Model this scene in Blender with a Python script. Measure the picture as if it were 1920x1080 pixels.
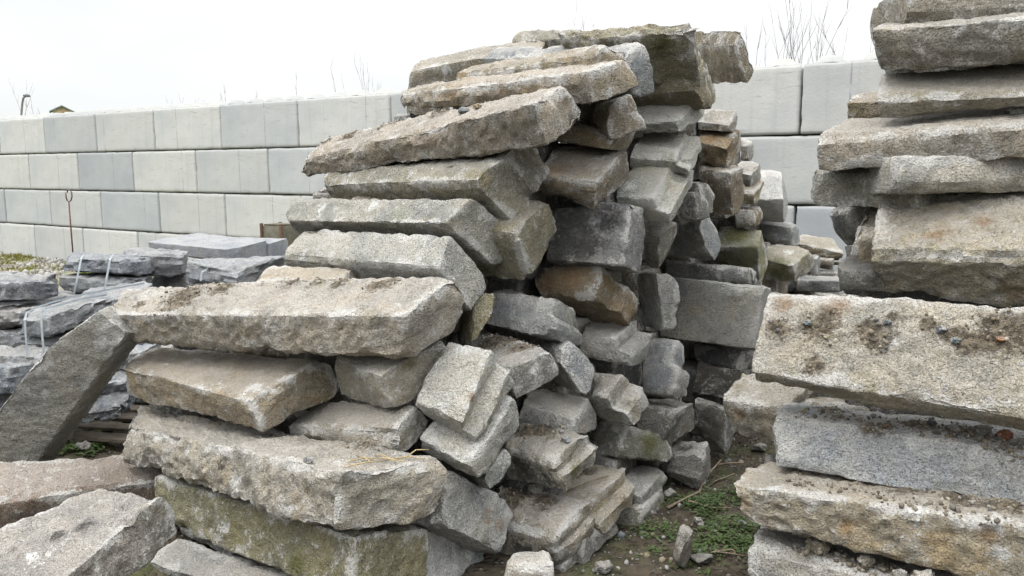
import bpy, math, random
import numpy as np
from mathutils import Vector
R_=math.radians
for o in list(bpy.data.objects): bpy.data.objects.remove(o)
SC=bpy.context.scene
# ------------------------------------------------ camera
cam=bpy.data.cameras.new('camera'); co=bpy.data.objects.new('camera',cam); SC.collection.objects.link(co)
cam.sensor_width=36; cam.lens=28.03; cam.clip_end=2000; cam.clip_start=.05
PITCH=math.atan(215/1495)
co.location=(0,0,1.73); co.rotation_euler=(math.pi/2-PITCH,0,0); SC.camera=co
# ------------------------------------------------ sky and sun (thin bright overcast)
SUN_EL,SUN_AZ=R_(66),R_(-120)      # sun high, to the left of the viewer, behind cloud
wd=bpy.data.worlds.new('World'); SC.world=wd; wd.use_nodes=True
nt=wd.node_tree; nt.nodes.clear(); N=nt.nodes; Lk=nt.links.new
out=N.new('ShaderNodeOutputWorld'); bg=N.new('ShaderNodeBackground'); Lk(bg.outputs[0],out.inputs[0])
sky=N.new('ShaderNodeTexSky'); sky.sky_type='NISHITA'; sky.sun_disc=False
sky.sun_elevation=SUN_EL; sky.sun_rotation=SUN_AZ; sky.air_density=1.0; sky.dust_density=2.0
tc=N.new('ShaderNodeTexCoord'); mp=N.new('ShaderNodeMapping'); mp.inputs['Scale'].default_value=(1,1,2.6)
cn=N.new('ShaderNodeTexNoise'); cn.inputs['Scale'].default_value=1.6; cn.inputs['Detail'].default_value=5; cn.inputs['Roughness'].default_value=.5
Lk(tc.outputs['Generated'],mp.inputs[0]); Lk(mp.outputs[0],cn.inputs['Vector'])
cr=N.new('ShaderNodeMapRange'); cr.inputs[1].default_value=.35; cr.inputs[2].default_value=.62; cr.inputs[3].default_value=.68; cr.inputs[4].default_value=1.0
Lk(cn.outputs[0],cr.inputs[0])
mx=N.new('ShaderNodeMix'); mx.data_type='RGBA'; Lk(cr.outputs[0],mx.inputs[0]); Lk(sky.outputs[0],mx.inputs[6]); mx.inputs[7].default_value=(1,1,1,1)
sz=N.new('ShaderNodeSeparateXYZ'); Lk(tc.outputs['Generated'],sz.inputs[0])
gr=N.new('ShaderNodeMapRange'); gr.inputs[1].default_value=.22; gr.inputs[2].default_value=1; gr.inputs[3].default_value=7.2; gr.inputs[4].default_value=40; Lk(sz.outputs[2],gr.inputs[0])
vm=N.new('ShaderNodeVectorMath'); vm.operation='SCALE'; vm.inputs[0].default_value=(.99,1.0,1.01); Lk(gr.outputs[0],vm.inputs['Scale']); Lk(vm.outputs[0],mx.inputs[7])
Lk(mx.outputs[2],bg.inputs[0]); bg.inputs[1].default_value=.12
sl=bpy.data.lights.new('sun','SUN'); sl.energy=1.5; sl.angle=R_(20); sl.color=(1,.965,.92)
so=bpy.data.objects.new('sun',sl); SC.collection.objects.link(so)
sd=Vector((math.sin(SUN_AZ)*math.cos(SUN_EL),math.cos(SUN_AZ)*math.cos(SUN_EL),math.sin(SUN_EL)))
so.rotation_euler=sd.to_track_quat('Z','Y').to_euler(); so.location=sd*30
vs=SC.view_settings; vs.view_transform='Standard'; vs.look='None'; vs.exposure=0.30; vs.gamma=1; vs.use_curve_mapping=False
SC.cycles.use_denoising=True; SC.cycles.max_bounces=5; SC.cycles.diffuse_bounces=3
# ------------------------------------------------ numpy noise
_G=np.array([[1,1,0],[-1,1,0],[1,-1,0],[-1,-1,0],[1,0,1],[-1,0,1],[1,0,-1],[-1,0,-1],[0,1,1],[0,-1,1],[0,1,-1],[0,-1,-1]],np.float32)
def _h(x,y,z):
    h=(x*np.uint32(374761393)+y*np.uint32(668265263)+z*np.uint32(2147483647))
    h=(h^(h>>np.uint32(13)))*np.uint32(1274126177); h=h^(h>>np.uint32(16)); return h
def pn(p):
    i=np.floor(p).astype(np.int64); f=(p-i).astype(np.float32); u=f*f*f*(f*(f*6-15)+10)
    i=(i+100000).astype(np.uint32); r=np.zeros(len(p),np.float32)
    for a in (0,1):
        wx=u[:,0] if a else 1-u[:,0]
        for b in (0,1):
            wy=u[:,1] if b else 1-u[:,1]
            for c in (0,1):
                wz=u[:,2] if c else 1-u[:,2]
                g=_G[_h(i[:,0]+np.uint32(a),i[:,1]+np.uint32(b),i[:,2]+np.uint32(c))%np.uint32(12)]
                r+=wx*wy*wz*(g[:,0]*(f[:,0]-a)+g[:,1]*(f[:,1]-b)+g[:,2]*(f[:,2]-c))
    return r
def fbm(p,o=3):
    r=0;a=1.
    for k in range(o): r=r+a*pn(p*(2**k)+17.3*k); a*=.5
    return r
def sst(a,b,x):
    t=np.clip((x-a)/(b-a),0,1); return t*t*(3-2*t)
# ------------------------------------------------ object helpers
def link(name,me,mat=None,parent=None):
    o=bpy.data.objects.new(name,me); SC.collection.objects.link(o)
    if mat is not None and me is not None and not me.materials: me.materials.append(mat)
    if parent is not None: o.parent=parent
    return o
def mesh(name,V,F,smooth=True):
    me=bpy.data.meshes.new(name); V=np.asarray(V,np.float32)
    if isinstance(F,np.ndarray):
        k=F.shape[1]; me.vertices.add(len(V)); me.vertices.foreach_set('co',V.ravel())
        me.loops.add(F.size); me.loops.foreach_set('vertex_index',F.ravel().astype(np.int32))
        me.polygons.add(len(F)); me.polygons.foreach_set('loop_start',np.arange(0,F.size,k,dtype=np.int32))
        me.update(calc_edges=True)
    else: me.from_pydata(V.tolist(),[],F); me.update()
    if smooth: me.polygons.foreach_set('use_smooth',np.ones(len(me.polygons),bool))
    return me
def tag(o,label=None,cat=None,group=None,kind=None):
    if label:o['label']=label
    if cat:o['category']=cat
    if group:o['group']=group
    if kind:o['kind']=kind
    return o
def empty(name,loc=(0,0,0),rz=0):
    o=bpy.data.objects.new(name,None); SC.collection.objects.link(o); o.location=loc; o.rotation_euler=(0,0,rz); return o
class MB:
    def __init__(s): s.v=[];s.f=[]
    def add(s,v,f):
        b=len(s.v); s.v+= [tuple(x) for x in v]; s.f+=[tuple(i+b for i in q) for q in f]
    def box(s,c,d,rz=0):
        x,y,z=d[0]/2,d[1]/2,d[2]/2;ca,sa=math.cos(rz),math.sin(rz)
        v=[(c[0]+ca*a-sa*b,c[1]+sa*a+ca*b,c[2]+e) for a in(-x,x) for b in(-y,y) for e in(-z,z)]
        s.add(v,[(0,1,3,2),(4,6,7,5),(0,4,5,1),(2,3,7,6),(0,2,6,4),(1,5,7,3)])
    def tube(s,pts,rs,n=5):
        pts=[Vector(p) for p in pts]; ring=[]
        for i,p in enumerate(pts):
            t=(pts[min(i+1,len(pts)-1)]-pts[max(i-1,0)]).normalized()
            a=t.orthogonal().normalized(); b=t.cross(a)
            r=rs[i] if isinstance(rs,(list,tuple)) else rs
            ring.append([p+(a*math.cos(6.2832*k/n)+b*math.sin(6.2832*k/n))*r for k in range(n)])
        v=[q for g in ring for q in g]; f=[]
        for i in range(len(pts)-1):
            for k in range(n): f.append((i*n+k,i*n+(k+1)%n,(i+1)*n+(k+1)%n,(i+1)*n+k))
        f.append(tuple(range(n))[::-1]); f.append(tuple((len(pts)-1)*n+k for k in range(n)))
        s.add(v,f)
    def obj(s,name,mat,parent=None,smooth=False):
        return link(name,mesh(name,s.v,s.f,smooth),mat,parent)
# ------------------------------------------------ materials
class NT:
    def __init__(s,name,rough=.9,spec=.2):
        s.m=bpy.data.materials.new(name); s.m.use_nodes=True; s.t=s.m.node_tree
        s.b=s.t.nodes['Principled BSDF']; s.b.inputs['Roughness'].default_value=rough; s.b.inputs['Specular IOR Level'].default_value=spec
        s.tc=s.t.nodes.new('ShaderNodeTexCoord').outputs['Object']
    def n(s,t): return s.t.nodes.new(t)
    def l(s,a,b): s.t.links.new(a,b)
    def put(s,v,inp):
        if hasattr(v,'is_linked') or isinstance(v,bpy.types.NodeSocket): s.l(v,inp)
        elif isinstance(v,(tuple,list)): inp.default_value=(*v,1) if len(v)==3 and inp.type=='RGBA' else v
        else: inp.default_value=v
    def noise(s,scale,detail=4,rough=.55,vec=None,dist=0,d3=None):
        k=s.n('ShaderNodeTexNoise'); k.inputs['Scale'].default_value=scale; k.inputs['Detail'].default_value=detail; k.inputs['Roughness'].default_value=rough; k.inputs['Distortion'].default_value=dist
        s.l(vec or s.tc,k.inputs['Vector']); return k.outputs[0]
    def voro(s,scale,out='Distance',vec=None,feat='F1'):
        k=s.n('ShaderNodeTexVoronoi'); k.feature=feat; k.inputs['Scale'].default_value=scale; s.l(vec or s.tc,k.inputs['Vector']); return k.outputs[out]
    def rng(s,v,a,b,c=0.,d=1.,smooth=True):
        k=s.n('ShaderNodeMapRange'); k.interpolation_type='SMOOTHSTEP' if smooth else 'LINEAR'
        for i,x in enumerate((v,a,b,c,d)): s.put(x,k.inputs[i])
        return k.outputs[0]
    def mix(s,f,a,b,mode='MIX'):
        k=s.n('ShaderNodeMix'); k.data_type='RGBA'; k.blend_type=mode
        s.put(f,k.inputs[0]); s.put(a,k.inputs[6]); s.put(b,k.inputs[7]); return k.outputs[2]
    def math(s,op,a,b=0.):
        k=s.n('ShaderNodeMath'); k.operation=op; s.put(a,k.inputs[0]); s.put(b,k.inputs[1]); return k.outputs[0]
    def attr(s,name):
        k=s.n('ShaderNodeAttribute'); k.attribute_name=name; return k.outputs['Color']
    def sep(s,c):
        k=s.n('ShaderNodeSeparateColor'); s.l(c,k.inputs[0]); return k.outputs
    def bump(s,h,dist,strength=1.,prev=None):
        k=s.n('ShaderNodeBump'); k.inputs['Distance'].default_value=dist; k.inputs['Strength'].default_value=strength; s.l(h,k.inputs['Height'])
        if prev is not None: s.l(prev,k.inputs['Normal'])
        return k.outputs[0]
    def scaled(s,v):
        k=s.n('ShaderNodeMapping'); k.inputs['Scale'].default_value=v; s.l(s.tc,k.inputs[0]); return k.outputs[0]
    def done(s,col,nrm=None):
        s.put(col,s.b.inputs['Base Color'])
        if nrm is not None: s.l(nrm,s.b.inputs['Normal'])
        return s.m
def stone_mat(name,speck,slate=False):
    m=NT(name,.93,.12); oi=m.n('ShaderNodeObjectInfo'); tint=oi.outputs['Color']
    va=m.n('ShaderNodeVectorMath'); va.operation='MULTIPLY_ADD'; m.l(oi.outputs['Random'],va.inputs[0]); va.inputs[1].default_value=(37,61,23); m.l(m.tc,va.inputs[2]); m.tc=va.outputs[0]
    big=m.noise(3.2,4,.6,dist=.6); mid=m.noise(13,5,.65); fine=m.noise(62,4,.72); grain=m.noise(170,2,.75); g2=m.noise(105,2,.7)
    base=m.mix(m.rng(big,.32,.68),m.mix(1,tint,(.80,.83,.87),'MULTIPLY'),m.mix(1,tint,(1.14,1.11,1.06),'MULTIPLY'))
    base=m.mix(m.rng(mid,.5,.72,0,.55),base,m.mix(1,tint,(.62,.60,.56),'MULTIPLY'))
    base=m.mix(m.math('MULTIPLY',m.rng(m.noise(5,4,.65),.52,.70,0,.65),m.rng(oi.outputs['Alpha'],.45,1.1,1.,.22,False)),base,m.mix(1,tint,(1.12,.95,.68),'MULTIPLY'))
    base=m.mix(m.math('MULTIPLY',m.rng(m.noise(3.7,4,.65,dist=1.),.54,.70,0,.55 if not slate else 0.),m.rng(oi.outputs['Alpha'],.45,1.1,1.,.3,False)),base,m.mix(1,tint,(.84,.86,.60),'MULTIPLY'))
    base=m.mix(m.rng(fine,.44,.64,0,.66),base,m.mix(1,base,(.50,.48,.45),'MULTIPLY'))
    w=m.sep(m.attr('wear')); st=m.sep(m.attr('stain_shade'))
    crust=m.math('ADD',m.math('MULTIPLY',mid,1.),m.math('MULTIPLY',fine,.75))
    ed=m.rng(m.math('ADD',m.math('MULTIPLY',w[0],.42),crust),.94,1.12)
    pale=(.55,.54,.51) if not slate else (.36,.37,.38)
    base=m.mix(m.math('MULTIPLY',ed,.8),base,pale)
    bl=m.math('MULTIPLY',m.rng(m.noise(4.3,5,.68,dist=.8),.56,.70),m.rng(fine,.40,.56))
    base=m.mix(m.math('MULTIPLY',bl,.85),base,pale)
    gm=m.n('ShaderNodeNewGeometry'); nz=m.n('ShaderNodeSeparateXYZ'); m.l(gm.outputs['Normal'],nz.inputs[0])
    du=m.math('MULTIPLY',m.rng(nz.outputs[2],.55,.92),m.rng(m.math('ADD',big,m.math('MULTIPLY',fine,.4)),.5,.78,.15,.48))
    base=m.mix(du,base,(.40,.375,.345) if not slate else (.34,.335,.325))     # settled stone dust
    # crystals
    spk=oi.outputs['Alpha']
    base=m.mix(m.math('MULTIPLY',m.rng(grain,.55,.67,0,.72*speck),spk),base,m.mix(1,base,(.22,.23,.24),'MULTIPLY'))
    base=m.mix(m.math('MULTIPLY',m.rng(g2,.56,.68,0,.62*speck),spk),base,m.mix(.72,base,(.55,.54,.52)))
    wob=m.math('ADD',m.math('MULTIPLY',m.math('SUBTRACT',mid,.5),1.6),m.math('MULTIPLY',m.math('SUBTRACT',fine,.5),1.1))
    def msk(ch,a=.34,b=.62): return m.rng(m.math('ADD',ch,wob),a,b)
    wh=m.rng(m.math('ADD',w[1],m.math('MULTIPLY',wob,1.7)),.5,.85)
    base=m.mix(m.math('MULTIPLY',wh,.85),base,(.54,.535,.51))
    base=m.mix(m.math('MULTIPLY',msk(st[2],.35,1.05),.6),base,m.mix(fine,(.11,.055,.02),(.30,.18,.085)))
    base=m.mix(m.math('MULTIPLY',msk(st[1],.3,1.),.8),base,m.mix(fine,(.04,.045,.012),(.17,.165,.055)))
    k=m.n('ShaderNodeAttribute'); k.attribute_name='stain_shade'
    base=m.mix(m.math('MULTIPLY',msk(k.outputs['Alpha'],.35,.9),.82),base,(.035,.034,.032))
    dm=msk(st[0],.36,.8)
    base=m.mix(m.math('MULTIPLY',dm,.88),base,m.mix(m.rng(m.voro(62,'Color'),.2,.9),(.055,.044,.03),(.19,.155,.11)))
    if slate:
        lay=m.noise(9,4,.6,vec=m.scaled((1,1,5))); base=m.mix(m.rng(lay,.5,.7,0,.5),base,m.mix(1,tint,(.55,.56,.6),'MULTIPLY'))
        base=m.mix(m.math('MULTIPLY',m.rng(m.noise(6,5,.7),.5,.64),m.rng(fine,.36,.6,.3,.8)),base,(.34,.34,.335))
    b1=m.bump(m.math('ADD',mid,m.math('MULTIPLY',fine,.75)),.032,.9)
    b2=m.bump(m.math('ADD',grain,m.math('MULTIPLY',m.voro(95),.7)),.008,1.,b1)
    return m.done(base,b2)
GRANITE=stone_mat('weathered_granite',.8); SALT=stone_mat('salt_and_pepper_granite',1.1); SLATE=stone_mat('blue_limestone',.75,True)
def simple(name,c1,c2,scale,rough=.8,bump=.004,spec=.3,metal=0):
    m=NT(name,rough,spec); a=m.noise(scale,5,.65); m.b.inputs['Metallic'].default_value=metal
    return m.done(m.mix(m.rng(a,.3,.7),c1,c2),m.bump(m.noise(scale*6,4,.6),bump))
# ------------------------------------------------ one weathered block from its eight corners
GRIDS={}
def lattice(nx,ny,nz):
    k=(nx,ny,nz)
    if k in GRIDS: return GRIDS[k]
    idx={};V=[];F=[]
    ids=-np.ones((nx+1,ny+1,nz+1),np.int64); I=np.stack(np.meshgrid(range(nx+1),range(ny+1),range(nz+1),indexing='ij'),-1).reshape(-1,3)
    on=((I==0)|(I==np.array([nx,ny,nz]))).any(1); P=I[on]; ids[P[:,0],P[:,1],P[:,2]]=np.arange(len(P))
    def quads(g,flip):
        a,b,c,d=g[:-1,:-1],g[1:,:-1],g[1:,1:],g[:-1,1:]
        q=np.stack([a,b,c,d],-1).reshape(-1,4); return q[:,::-1] if flip else q
    F=np.concatenate([quads(ids[0],True),quads(ids[nx],False),quads(ids[:,0],False),quads(ids[:,ny],True),quads(ids[:,:,0],True),quads(ids[:,:,nz],False)])
    GRIDS[k]=(P/np.array([nx,ny,nz]),F); return GRIDS[k]
def vnormals(V,F):
    n=np.cross(V[F[:,2]]-V[F[:,0]],V[F[:,3]]-V[F[:,1]]); out=np.zeros_like(V)
    for k in range(4): np.add.at(out,F[:,k],n)
    return out/np.maximum(np.linalg.norm(out,axis=1,keepdims=True),1e-9)
STONES={}
def stone(name,label,cat,group,P,tint,rough=1.,rnd=.013,groove=0,pts=(),mat=GRANITE,seed=0,slots=()):
    P=np.array(P,float); rs=np.random.RandomState(seed)
    e=lambda a,b:np.linalg.norm(P[a]-P[b])
    L=np.mean([e(0,1),e(2,3),e(4,5),e(6,7)]);W=np.mean([e(0,4),e(1,5),e(2,6),e(3,7)]);H=np.mean([e(0,2),e(1,3),e(4,6),e(5,7)])
    dep=max(P[:,1].mean(),2.5); s=min(max(dep*.0040,.0125),.03)
    n=[int(np.clip(round(x/s),5,150)) for x in (L,W,H)]
    U,F=lattice(*n); D=np.array([L,W,H]); h=D/2
    # ease lattice lines toward the edges so corners stay well described
    q=(U-.5)*D
    for ax_ in range(3):            # closer lattice lines along the edges
        N_=n[ax_]; ln=np.linspace(-h[ax_],h[ax_],N_+1); e_=s*.22
        if N_>=8:
            ln[1:N_]=np.linspace(-h[ax_]+3.2*e_,h[ax_]-3.2*e_,N_-1); ln[1]=-h[ax_]+e_*.9; ln[N_-1]=h[ax_]-e_*.9; ln[2]=-h[ax_]+e_*2.6; ln[N_-2]=h[ax_]-e_*2.6
        q[:,ax_]=ln[np.rint(U[:,ax_]*N_).astype(int)]
    off=rs.rand(3)*50
    r=rnd*(.2+1.6*np.clip(pn(q/.09+off)+.12,0,1.2))*(.6+.4*rough)
    r=np.minimum(r,.33*h.min())[:,None]
    c=np.clip(q,-h+r,h-r); dl=q-c; ad=np.abs(dl)/np.maximum(r,1e-6)
    pw=1.55; nn=(ad**pw).sum(1,keepdims=True)**(1/pw)
    q2=c+dl/np.maximum(nn,1e-6)
    edge=np.sort(np.abs(q)/h,1)  # nearness to box edges
    near=np.sort(h-np.abs(q),1)[:,1]
    wear=np.exp(-(near/.032)**1.2)*np.clip(.55+1.5*pn(q/.19+off*1.3),.1,1.15)*np.where(q[:,2]<-h[2]+.035,.45,1.)
    q=q2
    # knocked-off corners
    for sx in (-1,1):
        for sy in (-1,1):
            for sz in (-1,1):
                if rs.rand()<.75:
                    nv=np.array([sx,sy,sz])*(.35+rs.rand(3)); nv/=np.linalg.norm(nv)
                    cut=(np.abs(nv)*h).sum()-min(h.min()*.4,.008+.035*rs.rand()**2*rough)
                    d=np.maximum(q@nv-cut+.006*pn(q/.04+off),0); q=q-d[:,None]*nv
    # pitched edges: flat split chamfers along the long edges
    for k in range(6 if rnd>.011 else 2):
        sy,sz=rs.choice([-1,1],2); a_=rs.uniform(.15,.95); nv=np.array([rs.uniform(-.05,.05)*min(1,.5/L),sy*a_,sz*(1.1-a_)]); nv/=np.linalg.norm(nv)
        cut=(np.abs(nv)*h)[1:].sum()-min(h.min()*.35,.006+.028*rs.rand()**1.5*rough)
        d=np.maximum(q@nv-cut+.007*pn(q/.09+off+k)+.003*pn(q/.03+off),0); q=q-d[:,None]*nv
    for k in range(3):
        sx=rs.choice([-1,1]); sy,sz=rs.uniform(-.45,.45,2); nv=np.array([sx,sy,sz]); nv/=np.linalg.norm(nv)
        cut=abs(nv[0])*h[0]+(abs(nv[1])*h[1]+abs(nv[2])*h[2])*rs.uniform(.45,.9)-.004
        d=np.maximum(q@nv-cut+.006*pn(q/.07+off+k),0); q=q-d[:,None]*nv
    if groove:
        k=sst(h[0]-.14,h[0]-.02,q[:,0])*sst(-.02*H,.07*H,q[:,2]+.015*pn(q/.07+off)); q[:,0]-=groove*k
    for (fx,wd) in slots:
        k=np.exp(-((q[:,0]-fx*L)/wd)**4)*sst(-h[1]+.05,-h[1]+.01,q[:,1])*sst(h[2]-.0,h[2]-.05,q[:,2]); q[:,1]+=.013*k
    u=q/D+.5
    V=np.zeros_like(q)
    for i in range(8):
        fx,fy,fz=i&1,(i>>2)&1,(i>>1)&1
        V+=((u[:,0] if fx else 1-u[:,0])*(u[:,1] if fy else 1-u[:,1])*(u[:,2] if fz else 1-u[:,2]))[:,None]*P[i]
    nr=vnormals(V,F); o2=off*3.1
    sc=min(1,.55+h.min()*4)
    lay=np.array([1,1,2.6]) if mat is SLATE else np.array([1,1,1])
    d=.012*fbm(q/.45+o2,2)+.008*(.22-np.abs(pn(q*lay/.21+o2)))+.011*(.2-np.abs(pn(q*lay/.075+o2*2)))+.0075*pn(q*lay/.04+o2)+.004*pn(q/.02+o2)
    if rough>1.45 and mat is not SLATE: d=d+.026*(.22-np.abs(pn(q/.24+o2)))
    if mat is SLATE: d=d+.012*(np.round(q[:,2]/.03+pn(q/.12+o2)*1.2)%2-.5)*np.clip(pn(q/.1+o2)+.4,0,1)
    # broken long edges: bite where noise is strong
    bite=np.maximum(pn(q/np.array([.22,.16,.16])+o2*1.7)-.2,0)*np.exp(-near/.045)
    d=(d*sc-.06*bite*sc)*rough
    V=V+nr*d[:,None]
    stain_shade=np.zeros((len(V),4),np.float32); wv=np.zeros((len(V),4),np.float32); wv[:,0]=wear; wv[:,3]=1
    CH={'dirt':0,'moss':1,'rust':2,'dark':3}  # dark: black stains, and shade painted on two kerb block fronts
    for (x,y,z,rr,kd) in pts:
        dd=np.linalg.norm(V-np.array([x,y,z]),axis=1); a=np.clip(1.15-dd/(rr*1.25),0,1)
        if kd=='white': wv[:,1]=np.maximum(wv[:,1],a)
        else: stain_shade[:,CH[kd]]=np.maximum(stain_shade[:,CH[kd]],a)
    if stain_shade[:,0].max()>0: V=V+nr*(.012*stain_shade[:,0]*np.clip(.5+1.4*pn(V/.035),0,1))[:,None]
    org=np.array([V[:,0].mean(),V[:,1].mean(),V[:,2].min()])
    me=mesh(name,V-org,F)
    for nm,arr in (('stain_shade',stain_shade),('wear',wv)):
        at=me.color_attributes.new(nm,'FLOAT_COLOR','POINT'); at.data.foreach_set('color',arr.ravel())
    me.set_sharp_from_angle(angle=R_(32))
    o=link(name,me,mat); o.location=org; o.color=(*tint,1.1 if mat is SALT else rs.uniform(.3,.6) if tint[0]-tint[2]>.11 else rs.uniform(.55,1.0))
    tag(o,label,cat,group); STONES[label]=(V,nr,stain_shade); return o
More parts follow.
